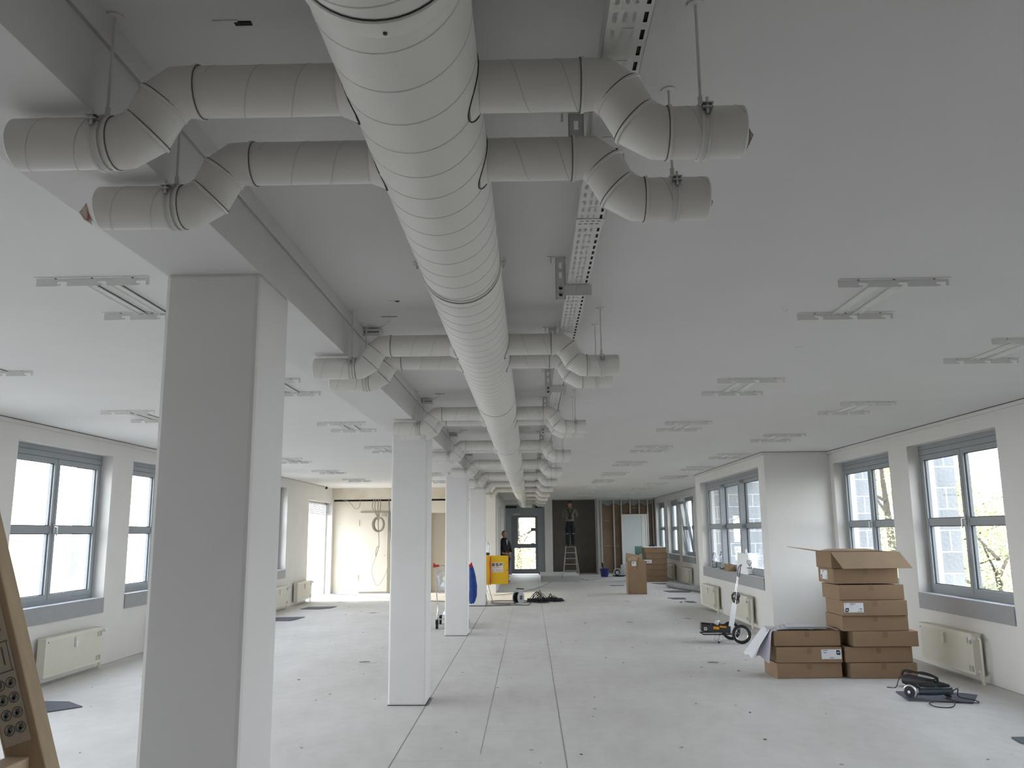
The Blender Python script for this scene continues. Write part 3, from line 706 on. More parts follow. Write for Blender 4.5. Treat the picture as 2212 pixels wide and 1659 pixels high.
# ================================================================ RADIATORS
def make_radiator(label):
    r = thing('radiator', (0,0,0), label, 'radiator', 'cream panel radiators under the windows'); L = 1.22; h = L/2; z0, z1 = .085, .495
    b = MB(); b.box(-h, h, -.135, -.045, z0, z1)
    n = 38
    for k in range(n): x = -h+.05+k*(L-.1)/(n-1); b.box(x-.007, x+.007, -.1367, -.135, z0+.03, z1-.03)
    b.build('panel', RAD, r, bevel=.004)
    b = MB(); b.box(-h-.002, h+.002, -.137, -.043, z1, z1+.006); b.build('top_cover', RAD, r)
    b = MB()
    for k in range(6):
        for z in (z0+.03, z1-.10): b.box(h-.12+k*.018, h-.112+k*.018, -.1365, -.1345, z, z+.06)
    b.build('vent_slot', VENT, r)
    b = MB(); b.box(-.02, .02, -.160, -.139, z1-.155, z1-.045); b.mi = 1; b.box(-.004, .004, -.162, -.160, z1-.075, z1-.068); b.build('heat_meter', [WHITEP, INK], r, bevel=.003)
    b = MB(); b.cyl((-h+.045, -.1395, z1-.04), (-h+.045, -.136, z1-.04), .014, 12); b.mi = 1; b.cyl((-h+.045, -.141, z1-.04), (-h+.045, -.139, z1-.04), .008, 12); b.build('plug', [WHITEP, VENT], r)
    b = MB(); b.cyl((h+.002, -.09, z1-.035), (h+.05, -.09, z1-.035), .013, 10); b.lathe([(.02, 0), (.022, .02), (.018, .06)], (h+.02, -.115, z1-.035), (0,-1,0), 14); b.build('valve', WHITEP, r, smooth=True)
    b = MB(); b.tube([(h+.05, -.09, z1-.035), (h+.075, -.09, z1-.04), (h+.08, -.09, z1-.07), (h+.08, -.09, 0)], .011, 8); b.tube([(h, -.09, z0+.04), (h+.03, -.09, z0+.04), (h+.045, -.09, z0+.02), (h+.045, -.09, 0)], .011, 8); b.build('pipe', RAD, r, smooth=True)
    b = MB()
    for x in (-.42, .42): b.box(x-.02, x+.02, -.045, 0, z0+.05, z1-.05)
    b.build('wall_mount', RAD, r)
    return r
r0 = make_radiator('cream radiator with valve and twin pipes, right of the tall box stack'); r0.location = (4.75, 9.80, 0); r0.rotation_euler = (0,0,-PI/2)
for (x, y, rz_, lab) in ((4.75, 12.3, -PI/2, 'cream radiator behind the cardboard box stack'), (-5.39, 9.9, PI/2, 'cream radiator under the near left window'), (-5.39, 12.6, PI/2, 'cream radiator just behind the nearest column'),
    (-5.39, 17.9, PI/2, 'cream radiator under the left window with the black bag'), (-5.39, 19.87, PI/2, 'cream radiator beside the bright terrace door'),
    (3.72, 17.5, -PI/2, 'cream radiator under the bay window, below the bottles'), (3.72, 14.95, -PI/2, 'cream radiator under the bay window, behind the trolley'),
    (4.75, 28.6, -PI/2, 'cream radiator by the far stack of boxes'), (4.75, 25.7, -PI/2, 'cream radiator behind the grey roll, just beyond the bay')):
    dup(r0, (x, y, 0), rz_, lab)
# ================================================================ FLOOR DISCS, TILES, LITTER
for (x, y, rr, t) in ((-2.105, 10.94, .16, 'beside the second column on its left'), (2.222, 10.74, .16, 'in front of the near box stack, towards the camera'), (1.747, 15.4, .15, 'in the open floor left of the trolley'),
    (2.885, 15.98, .15, 'near the bay wall beyond the trolley'), (2.206, 19.88, .15, 'in front of the tall open carton'), (-3.223, 17.5, .15, 'in the left wing before the flush door'), (-4.495, 20.2, .15, 'before the bright terrace door')):
    b = MB(); b.lathe([(rr, .0005), (rr, .004), (rr-.012, .0045), (rr-.014, .0015), (.002, .0012)], (x, y, 0), (0,0,1), 36, cap=False)
    b.mi = 1; b.lathe([(rr-.015, .0013), (.002, .0014)], (x, y, 0), (0,0,1), 36, cap=False)
    tag(b.build('floor_box_cover', [mat('disc_rim', (.62,.60,.57), .7), mat('disc_dusty_grey', (.27, .26, .25), .8, noise=.35, nscale=7)], origin=(x, y, 0)), 'round grey floor outlet cover %s' % t, 'floor outlet', 'round floor outlets')
def tile(pts, lab, zt=.010):
    x, y = pts[0]; b = MB(); b.prism([(p[0], p[1], .0005) for p in pts], (0,0,zt)); o = b.build('slate_tile', SLATE, origin=(x, y, 0)); tag(o, lab, 'slate tile', 'loose dark slate tiles on the floor'); return o
tile([(3.609,8.78),(3.534,8.324),(3.79,8.27),(4.059,8.183),(4.301,8.574),(4.22,8.66),(3.95,8.74)], 'dark slate tile under the angle grinder')
tile([(3.70,6.62),(3.665,6.73),(3.69,6.90),(4.3,6.9),(4.3,6.6)], 'dark slate tile cut off at the bottom right corner of the picture')
tile([(-4.85,7.93),(-4.462,7.99),(-4.256,8.232),(-4.515,8.47),(-4.9,8.5)], 'dark slate tile behind the wooden ladder')
tile([(-4.6,11.75),(-4.55,11.55),(-4.25,11.55),(-4.2,12.0),(-4.6,12.0)], 'dark slate tile showing just left of the nearest column')
tile([(-4.95,16.0),(-4.50,16.0),(-4.434,16.2),(-4.40,16.7),(-4.95,16.6)], 'grey tile by the nearest column edge under the left window')
tile([(-4.95,18.4),(-4.55,18.35),(-4.335,18.6),(-4.30,19.0),(-4.9,18.9)], 'grey tile lying in front of the radiator by the terrace door')
tile([(3.55,23.1),(3.62,22.6),(4.15,22.5),(4.25,22.9),(4.0,23.2)], 'thin dark tile beside the grey roll')
tile([(3.28,20.75),(3.35,20.35),(3.65,20.3),(3.68,20.7)], 'thin dark tile by the bay corner, farther one')
tile([(3.50,19.75),(3.52,19.4),(3.70,19.3),(3.70,19.7)], 'thin dark tile by the bay corner, nearer one')
tile([(2.35,25.6),(2.4,25.45),(2.75,25.45),(2.75,25.6)], 'thin dark strip left of the tall carton')
tile([(3.7,26.4),(3.9,26.0),(4.4,26.0),(4.4,26.5)], 'dark sheet on the floor before the far box stack')
b = MB(); rd = random.Random(3)
for k in range(260):
    x = rd.uniform(-5.2, 4.6); y = 4.5 + 18*rd.random()**1.3; s = rd.uniform(.004, .012); a = rd.uniform(0, 3)
    if 3.6 < x and y > 13.3: continue
    if -1.4 < x < -.96: continue
    M = Matrix.Translation((x, y, 0)) @ Matrix.Rotation(a, 4, 'Z'); b.mi = k % 3; b.box(-s, s*1.4, -s, s*.6, .0002, s*.45, M)
tag(b.build('plaster_crumbs', [mat('crumb_dark', (.09,.08,.07)), mat('crumb_light', (.8,.79,.76)), mat('crumb_grey', (.35,.33,.3))]), 'scattered plaster crumbs and drilling dust on the pale floor', 'debris', kind='stuff')

# ================================================================ CARDBOARD BOXES
def carton(x0, x1, y0, y1, z0, z1, lab, rz=0., label=None, tape='front', group='long flat cardboard boxes in the near stacks', open_top=False, detail=True):
    cx, cy = (x0+x1)/2, (y0+y1)/2; r = thing('cardboard_box', (cx, cy, z0), lab, 'box', group, rz)
    hx, hy, hz = (x1-x0)/2, (y1-y0)/2, z1-z0; e = .0018
    C0 = Vector((cx, cy, z0))
    def bx(b, a, c, d, f, g, h): b.box(cx+a, cx+c, cy+d, cy+f, z0+g, z0+h)
    b = MB()
    if not open_top: bx(b, -hx, hx, -hy, hy, .002, hz)
    else:
        t = .006; bx(b, -hx, hx, -hy, hy, .001, .001+t); bx(b, -hx, -hx+t, -hy, hy, .001+t, hz); bx(b, hx-t, hx, -hy, hy, .001+t, hz); bx(b, -hx+t, hx-t, -hy, -hy+t, .001+t, hz); bx(b, -hx+t, hx-t, hy-t, hy, .001+t, hz)
    b.build('box_body', CARD, r, bevel=.004)
    if detail:
        b = MB()
        if tape == 'front': bx(b, -.025, .025, -hy-.0012, -hy+.0008, hz*.60, hz-.001); 
        else: bx(b, -hx-.0012, -hx+.0008, -.025, .025, .004, hz)
        if not open_top: bx(b, -.025, .025, -hy, hy, hz-.001, hz+.0012)
        b.build('tape', TAPE, r)
    if label:
        u0, u1, face = label; b = MB(); zz0, zz1 = hz*.24, hz*.86; w = u1-u0; flip = face == 'frontR'
        P = (lambda a, c, g, h, d: bx(b, u0+a*w, u0+c*w, -hy-.0016-d, -hy+.0005, zz0+g*(zz1-zz0), zz0+h*(zz1-zz0))) if face != 'side' else (lambda a, c, g, h, d: bx(b, -hx-.0016-d, -hx+.0005, u1-c*w, u1-a*w, zz0+g*(zz1-zz0), zz0+h*(zz1-zz0)))
        P(0, 1, 0, 1, 0); b.mi = 1
        if not flip: q = lambda a, c, g, h: P(a, c, g, h, .0005)
        else: q = lambda a, c, g, h: P(a+.0, c+.0, g, h, .0005)
        o = .70 if flip else 0
        # black cut-corner emblem with a light eye shape
        q(o+.05, o+.25, .03 if not flip else .42, .46 if not flip else .92); 
        b.mi = 0
        for (a, c, g, h) in ((.05,.085,.36,.46),(.215,.25,.03,.13)) if not flip else ((.05,.085,.42,.50),(.215,.25,.84,.92)): P(o+a, o+c, g, h, .0008)
        g0 = .24 if not flip else .67
        P(o+.085, o+.215, g0-.035, g0+.035, .0008); P(o+.115, o+.185, g0-.07, g0+.07, .0008)
        b.mi = 1; P(o+.125, o+.175, g0-.03, g0+.03, .0011)
        b.mi = 2
        L = ((.30,.60,.86,.93),(.30,.50,.76,.80),(.32,.42,.58,.61),(.03,.15,.88,.91),(.03,.10,.80,.83),(.78,.93,.30,.40),(.70,.95,.08,.14)) if not flip else ((.07,.32,.86,.93),(.10,.25,.62,.70),(.40,.62,.14,.19),(.45,.6,.05,.09))
        for (a, c, g, h) in L: P(a, c, g, h, .0006)
        b.build('label_sticker', [LBL, INK, INKG], r)
    return r
HB = .166
ga = 'long flat cardboard boxes in the near stacks'
D = .72
zl = [0, .166, .334, .498, .662, .826, 1.0, 1.166, 1.345]
# right-hand stack, eight high: (x0, x1, yfront)
RS = [(3.455, 4.175, 9.54), (3.415, 4.14, 9.55), (3.50, 4.205, 9.52), (3.395, 4.115, 9.53), (3.40, 4.105, 9.50), (3.385, 4.105, 9.55), (3.355, 4.06, 9.56), (3.36, 4.07, 9.54)]
D = .5
nm = ['at the very bottom of the tall stack', 'second from the bottom of the tall stack', 'third from the bottom of the tall stack, pushed out to the right', 'fourth from the bottom of the tall stack, turned slightly', 'with a white label on its long side, halfway up the tall stack', 'directly above the labelled one in the tall stack', 'directly under the open one, labelled on its left end']
for k in range(7):
    x0, x1, y = RS[k]; rz = (0, 0, 0, .02, .03, .03, .0)[k]
    carton(x0, x1, y, y+(.45 if k < 3 else .5), zl[k], zl[k]+.163, 'long brown box %s' % nm[k], rz, label=((-.345, -.13, 'front') if k == 4 else ((-.05, .17, 'side') if k == 6 else None)))
x0, x1, y = 3.335, 4.09, 9.55; z0 = zl[7]; z1 = 1.345
r = carton(x0, x1, y, y+D, z0, z1, 'open cardboard box with spread flaps on top of the tall stack', open_top=True)
b = MB()
b.prism([(x0, y, z1), (x1, y, z1), (x1+.09, y-.10, z1-.175), (x0+.09, y-.10, z1-.178)], (0, -.004, .002))
b.prism([(x0, y, z1), (x0, y+D, z1), (x0-.34, y+D-.03, z1+.055), (x0-.355, y+.05, z1+.045)], (0, 0, .005))
b.prism([(x1, y, z1), (x1, y+D, z1), (x1-.02, y+D-.03, z1-.12), (x1-.02, y+.06, z1-.12)], (-.004, 0, 0))
b.prism([(x0+.03, y+D, z1), (x1-.03, y+D, z1), (x1-.05, y+D+.3, z1+.015), (x0+.25, y+D+.3, z1+.015)], (0, 0, .005))
b.build('flap', CARDL, r)
for k, t in enumerate(('at the bottom of the low left stack', 'in the middle of the low stack, white label at its right', 'on top of the low stack under the sheets')):
    a = [(2.66, 3.375, 9.58), (2.675, 3.385, 9.56), (2.665, 3.39, 9.60)][k]
    carton(a[0], a[1], a[2], a[2]+.43, zl[k], zl[k]+.163, 'long brown cardboard box %s' % t, (.05, .0, .0)[k], label=((.13, .345, 'frontR') if k == 1 else None))
# drawing sheets draped over the low stack
def sheet(name, P, nu, nv, fn, m, lab, cat, g=None, th=.0012):
    b = MB(); G = [[b.bm.verts.new(fn(i/nu, j/nv)) for j in range(nv+1)] for i in range(nu+1)]
    for i in range(nu):
        for j in range(nv): b._f([G[i][j], G[i+1][j], G[i+1][j+1], G[i][j+1]])
    o = b.build(name, m, origin=P, smooth=True); s = o.modifiers.new('t', 'SOLIDIFY'); s.thickness = th; return tag(o, lab, cat, g)
zt = zl[2]+.166
def f1(u, v):      # u across x, v depth
    L = .84; s = u*L; x = 3.12 - s; z = zt+.008+.006*math.sin(7*u+3*v)+.004*math.sin(15*v)
    if x < 2.64: d = 2.64-x; x = 2.64 - d*.62; z = zt+.008 - d*.80 + .012*math.sin(9*v+4*u)
    return (x, 9.66+.36*v-.05*u, z)
sheet('drawing_sheet', (2.9, 9.9, zt), 26, 10, f1, PAPER, 'large white drawing sheet spread over the low stack and hanging down its left end', 'paper sheet', 'drawing sheets on the low box stack')
def f2(u, v):
    s = u*.48; x = 2.70 - s; z = zt+.003+.003*math.sin(8*v)
    if x < 2.645: d = 2.645-x; x = 2.635 - d*(.10+.25*v); z = zt+.002 - d*(.80-.25*v*abs(math.sin(3*v)))
    return (x, 9.57+.2*v, z)
sheet('drawing_sheet', (2.7, 9.7, zt), 18, 8, f2, mat('lilac_paper_back', (.50, .49, .58), .8), 'creased sheet with a lilac underside hanging against the low stack', 'paper sheet', 'drawing sheets on the low box stack')
b = MB()
for k in range(3):
    z = zt+.014+.011*k; x0 = 2.72+.05*k; b.prism([(x0, 9.63, z), (3.27+.01*k, 9.64+.01*k, z), (3.26, 9.86, z+.004), (x0+.05, 9.90, z+.012)], (0,0,.0025))
tag(b.build('folded_plan', PAPER, origin=(3.0, 9.7, zt+.01)), 'folded white plan lying on the low box stack', 'paper sheet', 'drawing sheets on the low box stack')

# far stack
fz = .178
for k in range(6):
    dx = (.0, -.02, .0, .0, .03, -.01)[k]
    carton(3.66+dx-.0, 4.35+dx, 27.3, 28.0, k*fz, k*fz+fz-.003, 'brown cardboard box in the far stack, %s from the bottom' % ['first', 'second', 'third', 'fourth', 'fifth', 'sixth'][k], label=None, group='cardboard boxes in the far stack by the windows')
b = MB(); b.box(3.64, 4.34, 27.28, 27.95, 6*fz, 6*fz+.015)
for k in range(7): b.sphere((3.72+k*.09, 27.45+.05*(k%3), 6*fz+.018), .035, 8, (1.3, 1, .5))
tag(b.build('foam_padding', mat('white_foam', (.85,.86,.88), .7), origin=(4.0, 27.5, 6*fz), smooth=True), 'white foam padding on top of the far box stack', 'foam padding')
b = MB(); b.box(3.80, 3.90, 27.30, 27.38, 6*fz+.036, 6*fz+.075); tag(b.build('tool_case', BLACK, origin=(3.85, 27.34, 6*fz+.036), bevel=.01), 'small black case on the far box stack', 'tool case')
b = MB(); b.lathe([(.038, 0), (.038, .05), (.02, .05), (.02, 0)], (3.965, 27.34, 6*fz+.036), (0,0,1), 16); tag(b.build('tape_roll', BLUEP, origin=(3.965, 27.34, 6*fz+.036), smooth=True), 'blue tape roll on the far box stack', 'tape roll')
b = MB(); b.box(3.60, 3.86, 27.27, 27.296, 3.25*fz, 3.85*fz); b.mi = 1; b.box(3.64, 3.70, 27.267, 27.27, 3.35*fz, 3.6*fz); b.box(3.74, 3.765, 27.267, 27.27, 3.45*fz, 3.6*fz); tag(b.build('box_label', [LBL, INK], origin=(3.73, 27.28, 3.25*fz)), 'white product label on the front of the far box stack', 'label')
# tall open carton
r = thing('tall_carton', (2.73, 22.2, 0), 'tall brown carton standing alone with packing paper sticking out', 'box')
b = MB(); x0, x1, y0, y1, hh = 2.49, 2.965, 22.0, 22.42, .83; t = .006
for q in ((x0, x1, y0, y1, .001, .007), (x0, x0+t, y0, y1, .007, hh), (x1-t, x1, y0, y1, .007, hh), (x0+t, x1-t, y0, y0+t, .007, hh), (x0+t, x1-t, y1-t, y1, .007, hh)): b.box(*q)
b.build('box_body', CARD, r, bevel=.004)
b = MB(); b.prism([(x0, y1, hh), (x1-.02, y1, hh), (x1-.08, y1+.06, hh+.13), (x0+.02, y1+.06, hh+.2)], (0,.005,0)); b.prism([(x1-.15, y0+.1, hh-.05), (x1-.05, y0+.1, hh-.05), (x1-.09, y0+.12, hh+.19), (x1-.17, y0+.12, hh+.15)], (0,.02,0)); b.build('flap', CARDL, r)
b = MB(); b.sphere((2.66, 22.2, .84), .13, 12, (1.1, .8, .8)); b.sphere((2.78, 22.2, .83), .1, 10, (1, .8, .8)); b.build('packing_paper', mat('kraft_paper', (.40,.30,.21), .9, bump=.8, bscale=14), r, smooth=True)
b = MB(); b.box(x0+.11, x0+.22, y0-.002, y0+.001, hh-.12, hh-.01); b.mi = 1; b.box(x0+.13, x0+.17, y0-.0026, y0-.002, hh-.06, hh-.03); b.build('label_sticker', [LBL, INKG], r)
b = MB(); b.box(x0+.225, x0+.27, y0-.0018, y0+.001, hh-.21, hh); b.box(x0+.03, x0+.05, y0-.0018, y0+.001, .03, .17); b.build('tape', TAPE, r)

# ================================================================ ANGLE GRINDER AND HAMMER DRILL
z = .0108
r = thing('angle_grinder', (3.72, 8.36, z), 'dark teal angle grinder with a cutting disc lying on the slate tile', 'angle grinder')
b = MB(); ax = Vector((.62, -.5, .10)).normalized(); g0 = Vector((3.665, 8.40, z+.062)); b.tube([g0, g0+ax*.05, g0+ax*.07, g0+ax*.16, g0+ax*.24, g0+ax*.30], [.030, .033, .036, .036, .030, .033], 16)
b.build('motor_body', TOOL, r, smooth=True)
b = MB(); b.tube([g0-ax*.07, g0-ax*.03, g0+ax*.01], [.022, .034, .032], 14); b.build('gear_head', ALU, r, smooth=True)
c = g0-ax*.055+Vector((-.035, -.02, 0)); dn = Vector((-.80, -.60, 0)).normalized()
b = MB(); b.lathe([(.004, 0), (.052, 0), (.052, .0025), (.004, .0025)], c, dn, 28); b.build('cutting_disc', mat('disc_abrasive', (.03, .03, .035), .8), r)
b = MB(); b.lathe([(.004, 0), (.016, 0), (.014, .008), (.004, .009)], c+dn*.003, dn, 16); b.build('disc_nut', ALU, r, smooth=True)
b = MB(); uu = Vector((0,0,1)); vv = dn.cross(uu); P = arc(c-dn*.010, .058, -.6, 2.6, 14, -vv, uu); b.tube(P, .012, 8); b.build('disc_guard', ALU, r, smooth=True)
b = MB(); b.cyl(g0+Vector((.01,0,.03)), g0+Vector((-.0,.03,.055)), .013, 10); b.build('side_handle', BLACK, r)
e = g0+ax*.30
b = MB(); b.tube(spline([e, e+Vector((.05, .0, .02)), (4.0, 8.32, z+.03), (4.12, 8.30, z+.006), (4.10, 8.16, z+.006), (3.95, 8.20, z+.006), (3.90, 8.36, z+.008), (3.98, 8.42, z+.008)], 8), .0045, 8); b.tube(spline([(3.70, 8.44, z+.13), (3.78, 8.36, z+.14), (3.84, 8.26, z+.06), (3.87, 8.14, z+.01), (3.78, 8.02, .006), (3.66, 8.04, .006), (3.64, 8.14, z+.006), (3.76, 8.22, z+.006), (3.93, 8.17, z+.006)], 8), .0045, 8)
b.build('power_cord', BLACK, r, smooth=True)
b = MB(); b.tube([(3.98, 8.42, z+.012), (3.945, 8.44, z+.03), (3.93, 8.45, z+.05)], [.010, .018, .016], 10); b.build('plug', BLACK, r, smooth=True)
r = thing('hammer_drill', (4.0, 8.98, 0), 'black hammer drill lying on the floor before the tall box stack', 'drill')
a = Vector((3.83, 9.12, .066)); e = Vector((4.17, 8.84, .045)); d = (e-a).normalized()
b = MB(); b.tube([a, a+d*.06, a+d*.16, a+d*.26, a+d*.31], [.040, .060, .052, .045, .036], 16); b.build('motor_body', TOOLG, r, smooth=True)
b = MB(); b.tube([a+d*.30, a+d*.33, a+d*.39, e+d*.0], [.030, .032, .024, .012], 14); b.build('chuck', BLACK, r, smooth=True)
b = MB(); b.cyl(e-d*.01, e+d*.09, .004, 8); b.build('drill_bit', ALU, r)
b = MB(); P = [a+Vector((.0,.02,.04)), a+Vector((.03,.0,.085)), a+d*.16+Vector((0,0,.085)), a+d*.30+Vector((0,0,.07)), a+d*.34+Vector((0,0,.03))]; b.tube(spline(P, 5), .012, 10); b.build('handle', BLACK, r, smooth=True)
b = MB(); b.tube(spline([a+Vector((-.02,0,.03)), a+Vector((-.06,-.04,.0)), (3.70, 9.0, .006), (3.62, 9.02, .006)], 6), .0045, 8); b.tube(spline([a+d*.05+Vector((0,0,.07)), a+d*.2+Vector((0,-.02,.10)), a+d*.33+Vector((0,-.03,.06)), a+d*.2+Vector((0,-.05,.03))], 6), .005, 8); b.build('power_cord', BLACK, r, smooth=True)

# ================================================================ FOLDING TROLLEY
r = thing('folding_trolley', (2.95, 12.4, 0), 'folding wire trolley with two spoked wheels and a tall handle', 'trolley')
Rw = .135
for (cx, cy) in ((2.99, 12.40), (2.95, 12.86)):
    c = Vector((cx, cy, Rw)); an = Vector((-.20, -.98, 0)).normalized()
    wb = MB(); u = Vector((0,0,1)); v = an.cross(u); ring = [c + (u*math.cos(2*PI*k/32)+v*math.sin(2*PI*k/32))*(Rw-.022) for k in range(32)]
    wb.tube(ring, .021, 10, closed=True); wo = wb.build('wheel', BLACK, r, smooth=True)
    wb = MB(); ring = [c + (u*math.cos(2*PI*k/32)+v*math.sin(2*PI*k/32))*(Rw-.045) for k in range(32)]; wb.tube(ring, .006, 6, closed=True)
    for k in range(12): wb.tube([c, c+(u*math.cos(2*PI*k/12)+v*math.sin(2*PI*k/12))*(Rw-.045)], .0016, 4)
    wb.cyl(c-an*.02, c+an*.02, .014, 10); wb.build('rim', CHROME, wo, smooth=True)
b = MB(); b.cyl((2.99, 12.40, Rw), (2.95, 12.86, Rw), .008, 8)
hb, ht = Vector((2.90, 12.63, .16)), Vector((3.07, 12.63, 1.06))
for s in (-.06, .06):
    o = Vector((-.005, s, 0)); b.tube([hb+o, hb.lerp(ht, .45)+o*.8, hb.lerp(ht, .85)+o*.55], .006, 8)
for t in (.12, .25, .38): p = hb.lerp(ht, t); b.cyl(p+Vector((-.0,-.06,0)), p+Vector((0,.06,0)), .004, 6)
b.build('back_frame', CHROME, r, smooth=True)
b = MB(); P = [hb.lerp(ht, .84)+Vector((0,-.035,0)), hb.lerp(ht, .90)+Vector((0,-.055,0)), ht+Vector((.0,-.05,0)), ht+Vector((.03,0,.035)), ht+Vector((.0,.05,0)), hb.lerp(ht, .90)+Vector((0,.055,0)), hb.lerp(ht, .84)+Vector((0,.035,0))]
b.tube(spline(P, 5), .008, 8); b.build('handle', mat('grip_dark_grey', (.10,.10,.11), .5), r, smooth=True)
b = MB(); p = hb.lerp(ht, .52)
for k in range(7): b.tube([p+Vector((.0, -.02*math.cos(k), .012*k-.04))+Vector((.055*math.cos(a)*(.8+.05*k), .02*math.sin(a*2), .045*math.sin(a))) for a in [2*PI*i/14 for i in range(14)]], .005, 6, closed=True)
b.build('elastic_cord', mat('cord_dark', (.07,.06,.06), .7), r, smooth=True)
b = MB(); b.tube([(2.47, 12.50, .125), (2.86, 12.50, .125), (2.90, 12.50, Rw)], .009, 8); b.tube([(2.47, 12.76, .125), (2.86, 12.76, .125), (2.90, 12.76, Rw)], .009, 8); b.cyl((2.47, 12.5, .125), (2.47, 12.76, .125), .009, 8)
b.build('carrier_plate', BLACK, r, smooth=True)
b = MB()
for y in (12.52, 12.74): b.tube([(2.70, y, .12), (2.66, y, .03), (2.69, y, .007), (2.74, y, .03), (2.76, y, .12)], .007, 8)
b.build('support_leg', ALU, r, smooth=True)
b = MB(); b.lathe([(.012,0),(.012,.06)], (2.69, 12.50, .013), (0,1,0), 10); b.build('support_foot', BLACK, r)
M = Matrix.Translation((2.66, 12.63, .152)) @ Matrix.Rotation(math.radians(4), 4, 'Y') @ Matrix.Rotation(math.radians(-8), 4, 'Z')
r = thing('tool_tray', (2.66, 12.63, .152), 'black tool tray with orange stickers strapped on the trolley', 'tool tray')
b = MB(); b.box(-.20, .21, -.15, .15, 0, .012, M)
for (a, c, d, f) in ((-.20,.21,-.15,-.14),(-.20,.21,.14,.15),(-.20,-.19,-.14,.14),(.20,.21,-.14,.14),(-.20,.2,-.005,.005),(-.06,-.05,-.14,.14),(.08,.09,-.14,.14)): b.box(a, c, d, f, .012, .10, M)
b.build('tray_body', TOOLG, r, bevel=.003)
b = MB(); b.box(-.03, .05, -.1515, -.150, .045, .08, M); b.box(.06, .15, -.1515, -.150, .075, .098, M); b.mi = 1; b.box(-.16, -.12, -.1515, -.150, .02, .06, M); b.mi = 2; b.box(-.152, -.128, -.1525, -.1515, .028, .052, M); b.build('sticker', [mat('orange_sticker', (.75, .30, .01), .5), LBL, INKG], r)
tag(MB().cyl((2.69, 12.62, .27), (2.73, 12.70, .27), .035, 14).build('tape_roll', ALU, origin=(2.7, 12.65, .24), smooth=True), 'silver tape roll lying in the black tool tray', 'tape roll')
b = MB(); b.prism([(2.815, 12.46, .16), (2.91, 12.55, .16), (2.985, 12.57, .53), (2.895, 12.47, .57)], (-.004, .006, 0)); tag(b.build('board_offcut', mat('white_board_offcut', (.74,.75,.75), .6, noise=.08), origin=(2.86, 12.5, .16)), 'white board offcut leaning upright against the trolley frame', 'board offcut')

# ================================================================ BAY SILL ITEMS
zs = WZ0+.013
def bottle(y, x, lab, full):
    r = thing('water_bottle', (x, y, zs), lab, 'bottle', 'clear water bottles on the bay sill')
    b = MB(); b.lathe([(.03, 0), (.042, .01), (.042, .10), (.037, .12), (.042, .145), (.042, .20), (.036, .225), (.040, .25), (.030, .285), (.014, .31), (.014, .33)], (x, y, zs), (0,0,1), 20); b.build('bottle_body', PET, r, smooth=True)
    b = MB(); b.lathe([(.0426, .145), (.0426, .198)], (x, y, zs), (0,0,1), 20, cap=False); b.build('label', mat('bottle_label', (.55,.60,.70), .5), r, smooth=True)
    b = MB(); b.lathe([(.016, .322), (.016, .345)], (x, y, zs), (0,0,1), 12); b.build('cap', BLUEP if full else WHITEP, r)
bottle(17.72, 3.80, 'clear plastic water bottle with a white cap on the bay sill', False)
bottle(17.05, 3.80, 'clear plastic water bottle with a blue cap, second on the bay sill', True)
r = thing('small_carton', (3.80, 16.4, zs), 'small brown open carton on the bay sill between bottle and bag', 'box')
b = MB(); x0, x1, y0, y1, hh = 3.735, 3.865, 16.2, 16.58, .115; t = .004
for q in ((x0, x1, y0, y1, zs, zs+t), (x0, x0+t, y0, y1, zs+t, zs+hh), (x1-t, x1, y0, y1, zs+t, zs+hh), (x0+t, x1-t, y0, y0+t, zs+t, zs+hh), (x0+t, x1-t, y1-t, y1, zs+t, zs+hh)): b.box(*q)
b.build('box_body', CARD, r, bevel=.002); b = MB(); b.prism([(x0, y0, zs+hh), (x0, y1, zs+hh), (x0-.01, y1, zs+hh+.02), (x0-.01, y0+.02, zs+hh+.02)], (.003, 0, 0)); b.build('flap', CARDL, r)
r = thing('shopping_bag', (3.82, 15.3, zs), 'white shopping bag with a black heart print on the bay sill', 'bag')
BG = mat('white_bag_paper', (.86, .87, .89), .6, bump=.5, bscale=9)
b = MB(); NL = 28; rg = []
for j in range(8):
    h = j/7; ring = []
    for i in range(NL):
        a = 2*PI*i/NL; cx = abs(math.cos(a))**.5*math.copysign(1, math.cos(a)); cy = abs(math.sin(a))**.5*math.copysign(1, math.sin(a)); wv = 1+.03*math.sin(5*a+6*h)
        ring.append(b.bm.verts.new((3.82+.072*cx*(1-.25*h)*wv, 15.32+.40*cy*(1-.08*h)*wv, zs+.002+.36*h+.006*math.sin(3*a))))
    rg.append(ring)
for A, C in zip(rg, rg[1:]):
    for i in range(NL): b._f([A[i], A[(i+1)%NL], C[(i+1)%NL], C[i]])
b._f(list(reversed(rg[0]))); b.build('bag_body', BG, r, smooth=True)
b = MB()
for y in (15.0, 15.62): b.tube(spline([(3.78, y-.05, zs+.35), (3.775, y-.03, zs+.42), (3.775, y+.03, zs+.425), (3.78, y+.05, zs+.35)], 6), .007, 6)
b.build('handle', BG, r, smooth=True)
b = MB(); P = []; yf = 14.925
for k in range(25):
    t = 2*PI*k/24; P.append((3.80+.0034*16*math.sin(t)**3*.8, yf, zs+.20+.0042*(13*math.cos(t)-5*math.cos(2*t)-2*math.cos(3*t)-math.cos(4*t))*.8))
b.tube(P, .0035, 6); b.tube([(3.765, yf, zs+.21), (3.80, yf, zs+.175), (3.84, yf, zs+.215)], .003, 6)
for k in range(6): b.box(3.752+.016*k, 3.762+.016*k, yf-.002, yf+.004, zs+.105, zs+.12)
b.build('heart_print', INK, r)
